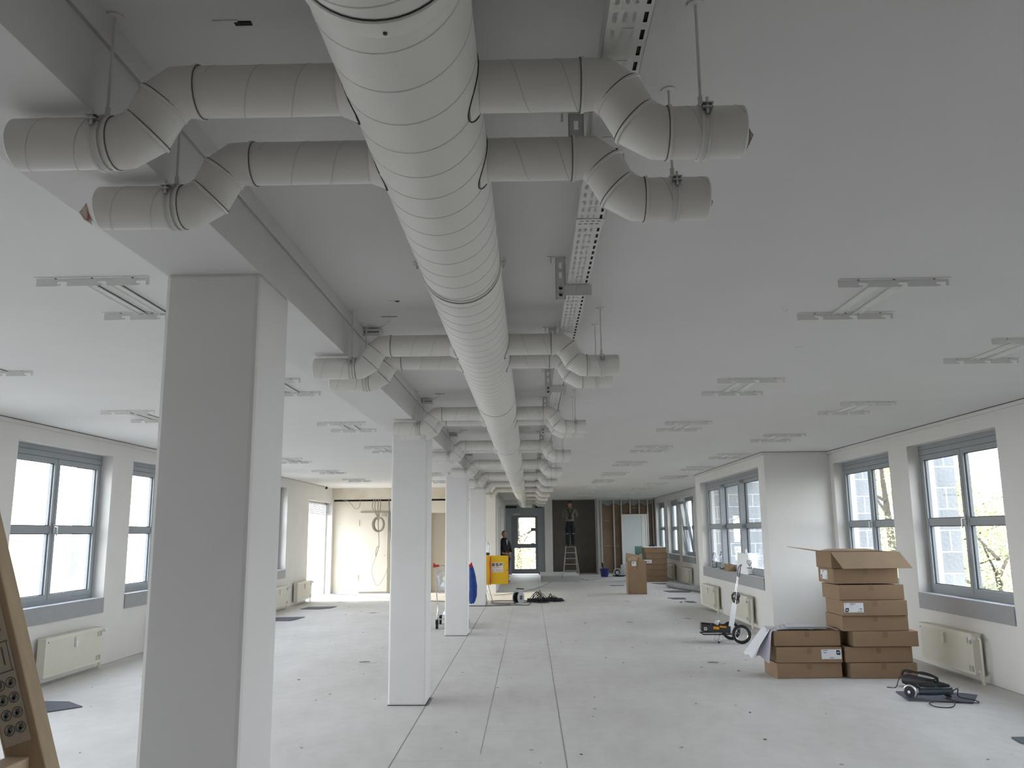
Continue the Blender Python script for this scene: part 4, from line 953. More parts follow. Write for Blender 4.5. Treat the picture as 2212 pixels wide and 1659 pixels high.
# black bag on a left sill
b = MB(); b.sphere((-5.34, 17.55, .86), .12, 12, (.45, 1.2, .9)); b.sphere((-5.33, 17.5, .72), .11, 12, (.5, 1.3, 1.6)); b.sphere((-5.36, 17.62, .95), .07, 10, (.6, 1, 1))
tag(b.build('black_bag', BLACK, origin=(-5.35, 17.55, .62), smooth=True), 'black bag hanging over the left window sill beside the nearest column', 'bag')
b = MB(); b.lathe([(.022, 0), (.030, .055), (.027, .055), (.02, .003)], (3.342, 19.27, .0005), (0,0,1), 14); b.mi = 1; b.lathe([(.031, .018), (.031, .034)], (3.342, 19.27, .0005), (0,0,1), 14, cap=False)
tag(b.build('paper_cup', [WHITEP, INK], origin=(3.342, 19.27, 0), smooth=True), 'small white cup with a dark band standing on the floor left of the bay', 'cup')
# grey roll
a = Vector((3.93, 24.6, .075)); c = Vector((4.55, 22.1, .075)); d = (c-a).normalized()
r = thing('foil_roll', a, 'grey rolled sheet lying along the foot of the far right wall', 'roll')
b = MB(); b.tube([a, a.lerp(c,.3), a.lerp(c,.7), c], [.07, .074, .072, .075], 18); b.build('rolled_sheet', PLASTIC, r, smooth=True)
b = MB(); b.cyl(c+d*.001, c+d*.004, .045, 14); b.build('roll_core', BLACK, r)
# ================================================================ SHOPPING CART WITH JACKET
r = thing('shopping_cart', (-1.37, 14.95, 0), 'wire shopping cart with red handle grips half hidden by the third column', 'shopping cart')
cM = Matrix.Translation((-1.37, 14.95, 0)) @ Matrix.Rotation(math.radians(6), 4, 'Z')
def T(x, y, z): return cM @ Vector((x, y, z))
b = MB(); W0, W1 = .27, .24
for z, f in ((.58, .86), (.68, .9), (.78, .94), (.88, .98), (.90, 1.0)):
    w = W0*f; y0, y1 = -.36*f, .42
    b.tube([T(-w, y0, z), T(w, y0, z), T(w*.85, y1, z+.02), T(-w*.85, y1, z+.02)], .006 if z < .9 else .009, 6, closed=True)
for k in range(9):
    x = -1+2*k/8; b.tube([T(x*W0*.86, -.31, .58), T(x*W0, -.36, .90)], .0045, 5); b.tube([T(x*W0*.75, .42, .60), T(x*W0*.85, .42, .92)], .0045, 5); b.tube([T(x*W0*.86, -.31, .58), T(x*W0*.75, .42, .60)], .0045, 5)
for k in range(12):
    y = -.31+.73*k/11
    for s in (-1, 1): b.tube([T(s*W0*(.86-.1*k/11), y, .58), T(s*W0*(1-.14*k/11), y*1.1, .90)], .0045, 5)
b.build('basket', CHROME, r, smooth=True)
b = MB()
for s in (-1, 1):
    b.tube([T(s*.285, -.50, 1.03), T(s*.28, -.40, .93), T(s*.27, -.33, .58), T(s*.25, -.28, .30), T(s*.26, -.35, .16)], .010, 8)
    b.tube([T(s*.26, -.35, .16), T(s*.22, .38, .15)], .010, 8)
for y in (-.35, .38): b.tube([T(-.25, y, .155), T(.25, y, .155)], .009, 8)
for x in (-.15, -.05, .05, .15): b.tube([T(x, -.35, .165), T(x, .38, .16)], .004, 6)
b.tube([T(-.285, -.46, .99), T(.285, -.46, .99)], .006, 8)
b.build('cart_frame', CHROME, r, smooth=True)
b = MB(); b.tube([T(-.30, -.50, 1.045), T(.30, -.50, 1.045)], .012, 10); b.build('push_bar', ALU, r, smooth=True)
for s in (-1, 1):
    b = MB(); b.tube([T(s*.31, -.50, 1.045), T(s*.23, -.50, 1.045)], .021, 10); b.box(-.014, .014, -.014, .03, -.03, .045, cM @ Matrix.Translation((s*.315, -.50, 1.045))); b.build('handle_grip', RED, r, smooth=True)
for (x, y) in ((-.26, -.37), (.26, -.37), (-.20, .38), (.20, .38)):
    b = MB(); b.cyl(T(x-.022, y, .07), T(x+.022, y, .07), .07, 18); wo = b.build('wheel', BLACK, r, smooth=True)
    b = MB(); b.box(-.026, .026, -.018, .018, .075, .15, cM @ Matrix.Translation((x, y, 0))); b.build('fork', TOOLG, wo)
b = MB(); b.lathe([(.05,0),(.12,.02),(.10,.07),(.03,.09)], T(-.05, .05, .175), (0,0,1), 10); b.lathe([(.05,0),(.11,.02),(.08,.06),(.03,.08)], T(.1, -.2, .175), (0,0,1), 9)
tag(b.build('plastic_sack', mat('crumpled_white_plastic', (.75,.76,.77), .4, bump=1, bscale=22), origin=T(0,0,.17), smooth=True), 'crumpled white plastic on the lower rack of the shopping cart', 'plastic sack')
b = MB()
for (x, y, z, q) in ((-.10, -.1, .68, .11), (.08, .0, .70, .12), (-.04, .18, .72, .12), (.05, -.18, .66, .08), (-.08,.05,.80,.08)): b.sphere(T(x, y, z), q, 12, (1, 1.1, .8))
tag(b.build('plastic_sack', mat('crumpled_white_plastic', (0,0,0)), origin=T(0,0,.6), smooth=True), 'white plastic sacks filling the basket of the shopping cart', 'plastic sack')
b = MB(); n = 16; rg = []
for j, (z, w, d, ox) in enumerate(((1.06, .02, .02, 0), (.98, .045, .05, .01), (.85, .07, .09, .025), (.70, .085, .11, .045), (.55, .085, .12, .045), (.46, .07, .11, .03), (.42, .05, .09, .01))):
    rg.append([b.bm.verts.new(T(.315+ox*.7+w*.75*math.cos(2*PI*i/n)*(1+.15*math.sin(3*2*PI*i/n+j)), -.47+d*math.sin(2*PI*i/n), z+.01*math.sin(5*i+j))) for i in range(n)])
for A, C in zip(rg, rg[1:]):
    for i in range(n): b._f([A[i], A[(i+1)%n], C[(i+1)%n], C[i]])
b._f(list(reversed(rg[0]))); b._f(rg[-1]); jk = b.build('blue_jacket', BLUE, origin=T(.34,-.47,.42), smooth=True); tag(jk, 'blue work jacket hanging from the right grip of the shopping cart', 'jacket')

# ================================================================ YELLOW POWER DISTRIBUTOR
Y = 19.75; r = thing('power_cabinet', (-1.1, Y, 0), 'yellow site power cabinet on a stand with its door swung open', 'power cabinet')
B(-1.42, -.965, Y, Y+.26, .40, 1.07).build('cabinet_body', YEL, r, bevel=.008)
b = MB(); b.box(-.955, -.515, Y-.02, Y+.015, .415, 1.062); d = b.build('cabinet_door', YEL, r, bevel=.006)
b = MB(); b.box(-.513, -.505, Y-.018, Y+.02, .43, 1.05); b.build('door_edge', mat('red_orange_edge', (.55,.12,.02), .5), d)
b = MB(); b.cyl((-.50, Y, .585), (-.49, Y, .585), .014, 8); b.build('door_latch', RED, d)
b = MB(); b.box(-.905, -.635, Y-.0225, Y-.02, .68, .905); b.build('notice_plate', mat('notice_cream', (.76,.70,.66), .6), d)
LT = mat('bold_black_lettering', (.012,.012,.014), .6)
b = MB(); z0, z1 = .822, .888; t = .017; yy0, yy1 = Y-.0245, Y-.0225
def L_(x, q):
    for (a, c, g, h) in q: b.box(x+a, x+c, yy0, yy1, z0+g, z0+h)
hh = z1-z0; w = .064
L_(-.893, [(0, t, 0, hh), (0, w, hh-t*.8, hh), (0, w, 0, t*.8), (0, w, hh/2-t*.4, hh/2+t*.4), (w-t, w, 0, hh/2), (w-t*1.2, w-t*.1, hh/2, hh)])
L_(-.803, [(0, w, hh-t*.8, hh), (0, w, 0, t*.8), (0, w, hh/2-t*.4, hh/2+t*.4), (0, t, hh/2, hh), (w-t, w, 0, hh/2)])
L_(-.713, [(0, t, 0, hh), (0, w, hh-t*.8, hh), (0, w, hh/2-t*.6, hh/2+t*.2), (w-t, w, hh/2-t*.4, hh)])
b.build('lettering', LT, d)
b = MB()
for (a, c, z) in ((-.893,-.70,.792),(-.893,-.84,.735),(-.80,-.65,.735),(-.893,-.85,.702),(-.80,-.65,.702)): b.box(a, c, yy0, yy1, z-.004, z+.004)
b.build('small_print', mat('red_grey_print', (.30,.15,.14), .6), d)
b = MB(); b.box(-.575, -.55, yy0-.0, Y-.019, .728, .736); b.box(-.54, -.528, yy0, Y-.019, .71, .75); b.build('door_lock', INKG, d)
b = MB(); b.box(-.945, -.915, Y-.04, Y-.02, .43, 1.045); b.mi = 1; b.tube(spline([(-.93, Y-.05, 1.04), (-.945, Y-.06, .85), (-.925, Y-.06, .70), (-.94, Y-.06, .5), (-.935, Y-.05, .40)], 6), .012, 8); b.build('orange_strip', [ORG, ORG], d, smooth=True)
b = MB()
for s in ((-1.38, Y+.02, -1.43, Y-.06), (-1.38, Y+.24, -1.43, Y+.32), (-1.0, Y+.02, -.93, Y-.08), (-1.0, Y+.24, -.90, Y+.34)): b.tube([(s[0], s[1], .41), (s[2], s[3], .012)], .010, 8)
b.tube([(-1.2, Y+.1, .3), (-1.0, Y+.05, .25), (-.93, Y, .02)], .007, 6); b.build('stand', ALU, r, smooth=True)
b = MB(); b.box(-1.12, -.95, Y+.03, Y+.18, 1.072, 1.13); b.mi = 1; b.tube([(-1.02, Y+.05, 1.12), (-1.02, Y+.05, 1.33), (-1.0, Y+.05, 1.37), (-.96, Y+.05, 1.33), (-.94, Y+.05, 1.12)], .016, 8)
b.cyl((-.98, Y+.05, 1.1), (-.98, Y+.05, 1.30), .02, 8); tag(b.build('work_lamp', [TOOL, ALU], origin=(-1, Y+.1, 1.072), smooth=True), 'grey work lamp with a round bail standing on the yellow cabinet', 'work lamp')

# ================================================================ CABLE REEL, CABLE HEAP, CORDS
c = Vector((-.28, 19.25, .155)); an = Vector((.84, -.54, 0)).normalized()
r = thing('cable_reel', (c.x, c.y, 0), 'grey drum cable reel with a black carrying handle on the floor', 'cable reel')
for s, nm_ in ((1, 'outer_flange'), (-1, 'inner_flange')):
    b = MB(); b.lathe([(.002, 0), (.135, 0), (.14, .006), (.135, .012), (.002, .012)], c+an*(.065*s-.006), an, 32); b.build('drum_flange', mat('galvanised_drum', (.42,.43,.45), .4, .3, noise=.1), r, smooth=True)
b = MB()
for k in range(11): b.lathe([(.098, -.005), (.104+.006*(k%3), 0), (.098, .005)], c+an*(-.052+.0104*k), an, 28, cap=False)
b.build('wound_cable', BLACK, r, smooth=True)
b = MB(); b.lathe([(.002, 0), (.052, 0), (.052, .012), (.002, .014)], c+an*.066, an, 24); po = b.build('socket_plate', INKG, r, smooth=True)
b = MB(); u = Vector((0,0,1)); v = an.cross(u)
for (p, q) in ((-1,-1),(-1,1),(1,-1),(1,1)): b.lathe([(.002,0),(.018,0),(.018,.004),(.002,.002)], c+an*.079+u*.022*p+v*.022*q, an, 14)
b.build('socket', BLACK, po)
b = MB(); t0 = c+u*.13-an*.05; b.tube([c-an*.06, c-an*.085+u*.10, t0+u*.045], .007, 8); b.mi = 1; b.tube([t0+u*.045, t0+u*.06+an*.02, t0+u*.055+an*.19], .013, 10); b.build('handle', [ALU, BLACK], r, smooth=True)
b = MB()
for s in (-1, 1): b.tube([c-u*.135-v*.1+an*.075*s, c-u*.145+an*.075*s, c-u*.135+v*.1+an*.075*s], .007, 6)
b.build('stand_foot', ALU, r)
rd = random.Random(11); b = MB(); pts = []
# tangled heap: one long cord in arching loops
for hx, hy, R_, Hh, n in ((.17, 19.95, .20, .25, 13), (.48, 20.0, .16, .17, 11)):
    for k in range(n):
        a = PI*k/n+rd.uniform(-.2,.2); rr = R_*rd.uniform(.75, 1.05); ht = Hh*rd.uniform(.35, 1.0) if k % 3 else .02
        dx, dy = math.cos(a)*rr, math.sin(a)*rr*.8; ox, oy = rd.uniform(-.05,.05), rd.uniform(-.05,.05)
        pts += [(hx-dx+ox, hy-dy+oy, .012+.03*rd.random()), (hx-dx*.5+ox, hy-dy*.5+oy, .012+ht*.8), (hx+ox, hy+oy, .012+ht), (hx+dx*.6+ox, hy+dy*.6+oy, .012+ht*.72), (hx+dx+ox, hy+dy+oy, .012+.03*rd.random())]
b.tube(spline(pts, 4), .008, 6)
for k in range(16):
    a0 = rd.uniform(0, 6); cx, cy = (.17, 19.93) if k < 9 else (.48, 19.98); rr = rd.uniform(.12, .24)
    b.tube([(cx+rr*1.15*math.cos(2*PI*i/18+a0)+.02*math.sin(3*i), cy+rr*.55*math.sin(2*PI*i/18+a0), .010+.012*(k%6)+.01*math.sin(i+k)) for i in range(18)], .008, 5, closed=True)
b.tube(spline([(.05, 19.7, .01), (.2, 19.55, .01), (.38, 19.6, .01), (.42, 19.75, .01)], 6), .009, 6)
b.tube(spline([(.6, 19.95, .03), (.70, 19.9, .03), (.76, 19.88, .02)], 4), .014, 8)
tag(b.build('cable_heap', BLACK, origin=(.3, 19.9, 0), smooth=True), 'tangled heap of black extension cable right of the cable reel', 'cable')
def cord(name, P, lab, rad=.007, m=BLACK, n=7):
    tag(MB().tube(spline(P, n), rad, 6).build(name, m, origin=P[0], smooth=True), lab, 'cord')
g = .0072
cord('extension_lead', [(-1.55, 18.88, g), (-1.2, 18.86, g), (-.9, 18.85, g), (-.5, 18.95, g), (-.33, 19.02, g), (-.1, 18.95, g), (-.05, 19.0, g), (-.02, 19.4, g), (.02, 19.75, g)], 'black cord running along the foot of the fourth column past the reel', .008)
cord('extension_lead', [(-.93, 19.8, g), (-.7, 19.55, g), (-.45, 19.50, g), (-.2, 19.6, g), (.0, 19.85, g)], 'black cord from the yellow cabinet to the cable heap, middle one')
cord('extension_lead', [(-.95, 20.1, g), (-.75, 20.25, g), (-.45, 20.2, g), (-.2, 20.2, g), (.0, 20.1, g)], 'black cord from the yellow cabinet to the cable heap, farthest one')
cord('extension_lead', [(-.90, 19.6, g), (-.80, 19.25, g), (-.6, 19.2, g), (-.45, 19.25, g)], 'black cord looping in front of the yellow cabinet', .006)
cord('extension_lead', [(-.94, 22.0, g), (-.6, 22.3, g), (-.1, 23.6, g), (.3, 25.2, g), (.62, 27.3, g), (.66, 27.58, g)], 'thin grey cord crossing the hall floor to the board stack', .006, INKG)
cord('extension_lead', [(1.66, 29.6, .02), (1.75, 28.9, g), (1.9, 28.3, g), (2.35, 29.3, g), (2.75, 30.3, g), (3.0, 30.6, g)], 'thin grey cord from the board stack to the cable coil', .007, INKG)
cord('extension_lead', [(1.0, 27.595, .10), (1.02, 27.56, .215), (1.08, 28.5, .214), (1.2, 29.2, .214), (1.50, 29.5, .214)], 'thin grey cord lying over the top of the board stack', .006, INKG)
cord('extension_lead', [(-5.3, 22.9, g), (-5.0, 22.6, g), (-4.3, 22.2, g), (-3.6, 21.3, g), (-3.0, 20.7, g), (-2.2, 20.2, g), (-1.6, 19.9, g)], 'dark cord crossing the left wing floor from the terrace door', .009, INKG)
cord('extension_lead', [(-1.0, 19.35, g), (-.985, 19.2, .05), (-.99, 19.10, .2), (-.995, 19.05, .25)], 'short cord rising beside the fourth column', .006)

# ================================================================ BOARD STACK
bh = .040
for k in range(5):
    dx = (.0, .0, .02, .0, -.02)[k]; dy = (0, 0, .03, .02, .0)[k]
    b = B(.35+dx, 1.60+dx, 27.62+dy, 30.2+dy, k*bh+.001, k*bh+bh-.004); tag(b.build('gypsum_board', GYP, origin=(.97, 28.9, k*bh), bevel=.003), 'pale grey plasterboard lying in the low stack, %s from the bottom' % ['first', 'second', 'third', 'fourth', 'fifth'][k], 'board', 'plasterboards in the low stack')

# ================================================================ PEOPLE
def skin(name, segs, m, parent, sub=2, off=None, k=1.0):
    kk = k
    """segs: list of chains of (x,y,z,r); chains share coordinates at joints; grown with a Skin modifier"""
    o0 = world_off(parent) if parent else Vector((0,0,0)); bm = bmesh.new(); sl = bm.verts.layers.skin.verify(); V = {}
    def gv(p):
        k = tuple(round(c, 4) for c in p[:3])
        if k not in V:
            v = bm.verts.new(Vector(p[:3])-o0); q = p[3] if isinstance(p[3], tuple) else (p[3], p[3]); v[sl].radius = (q[0]*kk, q[1]*kk); V[k] = v
            if len(V) == 1: v[sl].use_root = True
        return V[k]
    for ch in segs:
        for a, c in zip(ch, ch[1:]):
            u, v = gv(a), gv(c)
            if not bm.edges.get((u, v)): bm.edges.new((u, v))
    me = bpy.data.meshes.new(name); bm.to_mesh(me); bm.free(); me.materials.append(m)
    o = bpy.data.objects.new(name, me); COL.objects.link(o)
    if parent: o.parent = parent
    s = o.modifiers.new('skin', 'SKIN'); s.use_smooth_shade = True; s.branch_smoothing = .6
    if sub: q = o.modifiers.new('sub', 'SUBSURF'); q.levels = sub; q.render_levels = sub
    return o
def hand(c, d, pl, side):
    """five short chains: palm then fingers; c wrist, d direction of fingers, pl palm side direction (thumb)"""
    c, d, pl = Vector(c), Vector(d).normalized(), Vector(pl).normalized(); nrm = d.cross(pl)
    k = c + d*.045; ch = []
    for i, (o, L) in enumerate(((.028, .060), (.010, .070), (-.009, .066), (-.027, .052))):
        b0 = c+d*.085+pl*o; m = b0+d*L*.5-nrm*.006*side; e = b0+d*L*.9-nrm*.024*side
        ch.append([(*k, .026), (*b0, .0105), (*m, .009), (*e, .0075)])
    b0 = c+d*.03+pl*.038; ch.append([(*k, .026), (*b0, .012), (*(b0+d*.03+pl*.022), .010), (*(b0+d*.055+pl*.026), .0085)])
    return ch, k
def worker():
    # man on the ladder seen from behind, head tipped back, arms raised before the chest
    X, Yc, Zf = 1.455, 30.85, 1.055
    r = thing('person', (X, Yc, Zf), 'person in braces and dark work trousers standing on the wooden stepladder, back turned', 'person')
    P = lambda x, y, z: (X+x, Yc+y, Zf+z)
    hip, waist, chest, nk, head = P(0, 0, .86), P(0, .01, 1.0), P(0, .0, 1.24), P(0, -.005, 1.40), P(0, .02, 1.455)
    def leg(s): return [(*hip, .12), (*P(s*.085, 0, .80), .085), (*P(s*.10, -.01, .45), .058), (*P(s*.095, .02, .10), .040), (*P(s*.095, .02, .03), .040), (*P(s*.10, -.0+.12, .03), .030)]
    def arm(s): return [(*P(0, 0, 1.33), .07), (*P(s*.17, .0, 1.33), .05), (*P(s*.235, .03, 1.08), .040), (*P(s*.22, .20, 1.16), .032), (*P(s*.18, .27, 1.22), .026)]
    ch = [[(*hip, .12), (*waist, .115), (*chest, (.14, .11)), (*P(0, 0, 1.33), .07), (*nk, .050), (*head, .055)], leg(1), leg(-1), arm(1), arm(-1)]
    for s in (1, -1):
        w = P(s*.18, .27, 1.22); h, k = hand(w, (-.15*s, .5, .8), (-s, 0, 0), s); ch.append([(*w, .026), (*k, .026)]); ch += h
    skin('body', ch, SKIN, r, k=1.0)
    b = MB(); hc = Vector(P(0, .03, 1.525)); b.sphere(hc, .093, 20, (.84, 1.02, 1.18)); 
    for s in (-1, 1): b.sphere(hc+Vector((s*.082, 0, -.01)), .022, 8, (.5, .8, 1.2))
    f = Vector((0, .9, .35)).normalized(); b.sphere(hc+f*.093+Vector((0,0,-.01)), .016, 8, (.8, 1.2, 1.2)); b.sphere(hc+f*.082+Vector((0,.01,-.05)), .02, 8, (1.3, .5, .4))
    b.build('head', SKIN, r, smooth=True)
    b = MB(); b.sphere(hc+Vector((0,.004,.012)), .096, 20, (.87, 1.0, 1.10)); bmesh.ops.bisect_plane(b.bm, geom=b.bm.verts[:]+b.bm.edges[:]+b.bm.faces[:], plane_co=hc+Vector((0,.03,-.02)), plane_no=(0,.7,-.5), clear_outer=True); b.build('hair', HAIRM, r, smooth=True)
    skin('shirt', [[(*P(0,0,.84), (.13,.11)), (*P(0,0,.93), (.135,.11)), (*P(0,0,1.08), (.15,.12)), (*P(0,-.005,1.25), (.165,.125)), (*P(0,0,1.33), (.115,.09)), (*P(0,0,1.38), (.07,.065)), (*P(0,0,1.41), (.055,.055))], [(*P(0,-.005,1.25), (.165,.125)), (*P(.17,0,1.315), .075), (*P(.24,.03,1.09), .060), (*P(.228,.12,1.12), .056)], [(*P(0,-.005,1.25), (.165,.125)), (*P(-.17,0,1.315), .075), (*P(-.24,.03,1.09), .060), (*P(-.228,.12,1.12), .056)]], SHIRT, r, k=1.22)
    skin('trousers', [[(*P(0,0,1.05), (.12,.10)), (*P(0,0,.97), (.135,.115)), (*P(0,0,.86), (.15,.13)), (*P(.085,0,.74), .098), (*P(.10,-.01,.45), .075), (*P(.10,.02,.12), .066), (*P(.10,.02,.05), .060)], [(*P(0,0,.86), (.15,.13)), (*P(-.085,0,.74), .098), (*P(-.10,-.01,.45), .075), (*P(-.10,.02,.12), .066), (*P(-.10,.02,.05), .060)]], PANTS, r, k=1.22)
    b = MB()
    for s in (-1, 1): b.sphere(P(s*.178, -.02, .62), .055, 10, (.5, 1, 1.5))
    b.build('thigh_pocket', PANTS, r, smooth=True)
    b = MB(); yb = -.135
    b.bar(P(-.095, yb+.01, 1.36), P(.055, yb-.01, .95), .034, .012, (0,1,0)); b.bar(P(.11, yb+.01, 1.35), P(-.075, yb-.01, .95), .034, .012, (0,1,0)); b.build('braces', BLACK, r)
    for x in (-.075, .055): B(X+x-.016, X+x+.016, Yc+yb-.02, Yc+yb-.006, Zf+.935, Zf+.965).build('brace_clip', REFL, r)
    b = MB()
    for s in (-1, 1): b.bar(P(s*.145, -.088, .445), P(s*.065, -.088, .47), .014, .012, (0,1,0))
    b.build('reflective_strip', REFL, r)
    b = MB()
    for s in (-1, 1): b.sphere(P(s*.10, .05, .036), .045, 12, (.95, 2.4, .78))
    b.build('shoes', SHOE, r, smooth=True)
worker()
def visitor():
    X, Yc = -.85, 27.6
    r = thing('person', (X, Yc, 0), 'person with short grey hair and black jacket standing beyond the yellow cabinet', 'person')
    P = lambda x, y, z: (X+x, Yc+y, z)
    def leg(s): return [(*P(0,0,.84), .12), (*P(s*.09,0,.80), .085), (*P(s*.09,-.01,.45), .058), (*P(s*.09,.02,.10), .040), (*P(s*.09,.02,.035), .04), (*P(s*.10,-.12,.03), .03)]
    ch = [[(*P(0,0,.84), .12), (*P(0,0,1.0), .12), (*P(0,0,1.22), (.15,.11)), (*P(0,0,1.33), .07), (*P(0,-.01,1.40), .052), (*P(0,-.01,1.44), .055)], leg(1), leg(-1)]
    for s in (1, -1):
        ar = [(*P(0,0,1.33), .07), (*P(s*.17,0,1.30), .05), (*P(s*.22,.02,1.04), .042), (*P(s*.17,-.13,.92), .032), (*P(s*.11,-.17,.91), .027)]; ch.append(ar)
        w = ar[-1][:3]; h, k = hand(w, (-s, -.25, -.1), (0, -.1, 1), s); ch.append([(*w, .027), (*k, .026)]); ch += h
    skin('body', ch, SKIN, r, k=1.0)
    hc = Vector(P(0, -.02, 1.525)); b = MB(); b.sphere(hc, .094, 20, (.84, 1.0, 1.2))
    for s in (-1, 1): b.sphere(hc+Vector((s*.082, .01, -.005)), .022, 8, (.5, .8, 1.2))
    q = Vector((.35, -.93, 0)); b.sphere(hc+q*.094+Vector((0,0,-.012)), .016, 8, (.9, 1.2, 1.4)); b.build('head', SKIN, r, smooth=True)
    b = MB(); sd = Vector((q.y, -q.x, 0))
    for s in (-1, 1): b.sphere(hc+q*.083+sd*.032*s+Vector((0,0,.012)), .009, 8)
    b.sphere(hc+q*.084+Vector((0,0,-.052)), .016, 8, (1.4, .6, .3)); b.build('eyes_and_mouth', mat('dark_features', (.10,.05,.04), .6), r, smooth=True)
    b = MB(); b.sphere(hc+Vector((0,.006,.012)), .098, 20, (.87, 1.0, 1.14)); bmesh.ops.bisect_plane(b.bm, geom=b.bm.verts[:]+b.bm.edges[:]+b.bm.faces[:], plane_co=hc-q*.0+Vector((0,0,.035)), plane_no=(q.x*.75, q.y*.75, -.65), clear_outer=True); b.build('hair', HAIRG, r, smooth=True)
    skin('jacket', [[(*P(0,0,.66), (.16,.13)), (*P(0,0,.75), (.165,.13)), (*P(0,0,.95), (.175,.135)), (*P(0,0,1.20), (.185,.135)), (*P(0,0,1.33), (.125,.10)), (*P(0,-.005,1.38), (.08,.075)), (*P(0,-.005,1.42), (.062,.06))], [(*P(0,0,1.20), (.185,.135)), (*P(.17,0,1.30), .08), (*P(.235,.02,1.04), .068), (*P(.18,-.125,.93), .052)], [(*P(0,0,1.20), (.185,.135)), (*P(-.17,0,1.30), .08), (*P(-.235,.02,1.04), .068), (*P(-.18,-.125,.93), .052)]], JACK, r, k=1.2)
    b = MB(); b.prism([P(-.025,-.142,1.34), P(.035,-.142,1.34), P(.008,-.150,1.17)], (0,.01,0)); b.build('shirt_collar', mat('pale_shirt', (.5,.5,.5), .8), r)
    skin('trousers', [[(*P(0,0,.84), (.14,.12)), (*P(.09,0,.72), .10), (*P(.095,-.01,.45), .08), (*P(.09,.02,.09), .065)], [(*P(0,0,.84), (.14,.12)), (*P(-.09,0,.72), .10), (*P(-.095,-.01,.45), .08), (*P(-.09,.02,.09), .065)]], JACK, r, k=1.2)
    b = MB()
    for s in (-1, 1): b.sphere(P(s*.095,-.045,.036), .045, 12, (.95, 2.4, .78))
    b.build('shoes', SHOE, r, smooth=True); r.rotation_euler = (0, 0, math.radians(42))
visitor()
# wooden stepladder under the worker
X, Yc = 1.455, 30.85
r = thing('stepladder', (X, Yc, 0), 'wooden stepladder carrying the worker behind the board stack', 'ladder')
LW_ = mat('ladder_pale_wood', (.50, .44, .36), .6, noise=.1)
b = MB()
for s in (-1, 1): b.bar((X+s*.175, Yc-.02, 1.04), (X+s*.285, Yc-.42, .0), .028, .055, (0,1,0))
b.build('front_rail', LW_, r)
b = MB()
for s in (-1, 1): b.bar((X+s*.17, Yc+.10, 1.02), (X+s*.26, Yc+.50, .0), .028, .05, (0,1,0))
b.build('rear_rail', LW_, r)
for k, z in enumerate((.22, .44, .64, .84)):
    t = (1.04-z)/1.04; w = .16+.11*t; y = Yc-.02-.40*t; B(X-w, X+w, y-.045, y+.045, z-.012, z+.012).build('tread', LW_, r)
B(X-.19, X+.19, Yc-.07, Yc+.20, 1.03, 1.054).build('platform', WOODD, r)
b = MB(); b.bar((X-.20, Yc-.20, .55), (X-.20, Yc+.28, .55), .01, .02); b.build('spreader', ALU, r)

# ================================================================ BUCKET, COIL, STUD WALL
r = thing('bucket', (2.62, 30.4, 0), 'dark blue plastic bucket with a tool handle sticking out', 'bucket')
b = MB(); b.lathe([(.002, .002), (.125, .002), (.165, .27), (.172, .275), (.172, .285), (.16, .285), (.12, .012), (.002, .012)], (2.62, 30.4, 0), (0,0,1), 28, cap=False); b.build('bucket_body', BLUEP, r, smooth=True)
tag(MB().tube([(2.62, 30.4, .02), (2.56, 30.38, .35), (2.55, 30.37, .42), (2.54, 30.37, .50)], [.012, .02, .035, .022], 10).build('trowel', BLACK, origin=(2.6, 30.4, .02), smooth=True), 'black tool standing in the blue bucket', 'trowel')
r = thing('cable_coil', (3.15, 30.6, 0), 'small steel cable drum with loose black cord at the foot of the stud wall', 'cable drum')
b = MB(); an = Vector((-.3,-.95,0)).normalized(); c = Vector((3.1, 30.6, .145))
for s in (-1, 1): b.lathe([(.115,-.004),(.14,-.004),(.14,.004),(.115,.004)], c+an*.07*s, an, 24, cap=False); b.lathe([(.002,-.003),(.05,-.003),(.05,.003),(.002,.003)], c+an*.07*s, an, 16)
b.bar((2.98, 30.6, .012), (3.28, 30.55, .012), .02, .02); b.tube([(3.25, 30.55, .02), (3.32, 30.5, .2), (3.28, 30.5, .28)], .008, 6); b.build('drum_frame', ALU, r, smooth=True)
b = MB(); b.lathe([(.085,-.06),(.10,-.05),(.10,.05),(.085,.06)], c, an, 20, cap=False)
for k in range(4): b.tube([(3.15+(.16+.03*k)*math.cos(2*PI*i/16+k), 30.5+.12*math.sin(2*PI*i/16+k), .01+.01*k) for i in range(16)], .008, 5, closed=True)
b.build('cable', BLACK, r, smooth=True)
# stud wall
SY = 32.3; sw = thing('stud_wall', (3.6, SY, 0), 'unfinished partition of galvanised studs with brown board behind', 'stud wall')
B(2.60, 4.75, SY+.078, SY+.09, .02, 2.66).build('backing_board', KRAFT, sw)
b = MB(); P = [(2.62+.1*k, 2.60+.05*math.sin(k*1.3)+.02*math.sin(k*3.1)) for k in range(22)]
b.prism([(2.62, SY+.074, CZ-.05)]+[(x, SY+.074, z) for x, z in P]+[(4.72, SY+.074, CZ-.05)], (0, .003, 0)); b.build('torn_lining', mat('grey_torn_lining', (.36,.36,.36), .9, noise=.1), sw)
b = MB(); b.box(2.56, 4.75, SY, SY+.075, CZ-.05, CZ-.001); b.box(2.56, 4.75, SY, SY+.075, 0.001, .04); b.build('track_rail', ZINC, sw)
for x in (2.57, 2.69, 3.17, 3.46, 3.80, 4.14, 4.46, 4.66):
    hi = x in (3.46, 3.80, 4.14); lo = 2.24 if x in (3.80, 4.14) else .04
    b = MB(); b.box(x, x+.048, SY, SY+.002, lo, CZ-.05); b.box(x, x+.002, SY, SY+.072, lo, CZ-.05); b.box(x+.046, x+.048, SY, SY+.072, lo, CZ-.05); b.build('stud', ZINC, sw)
b = MB(); 
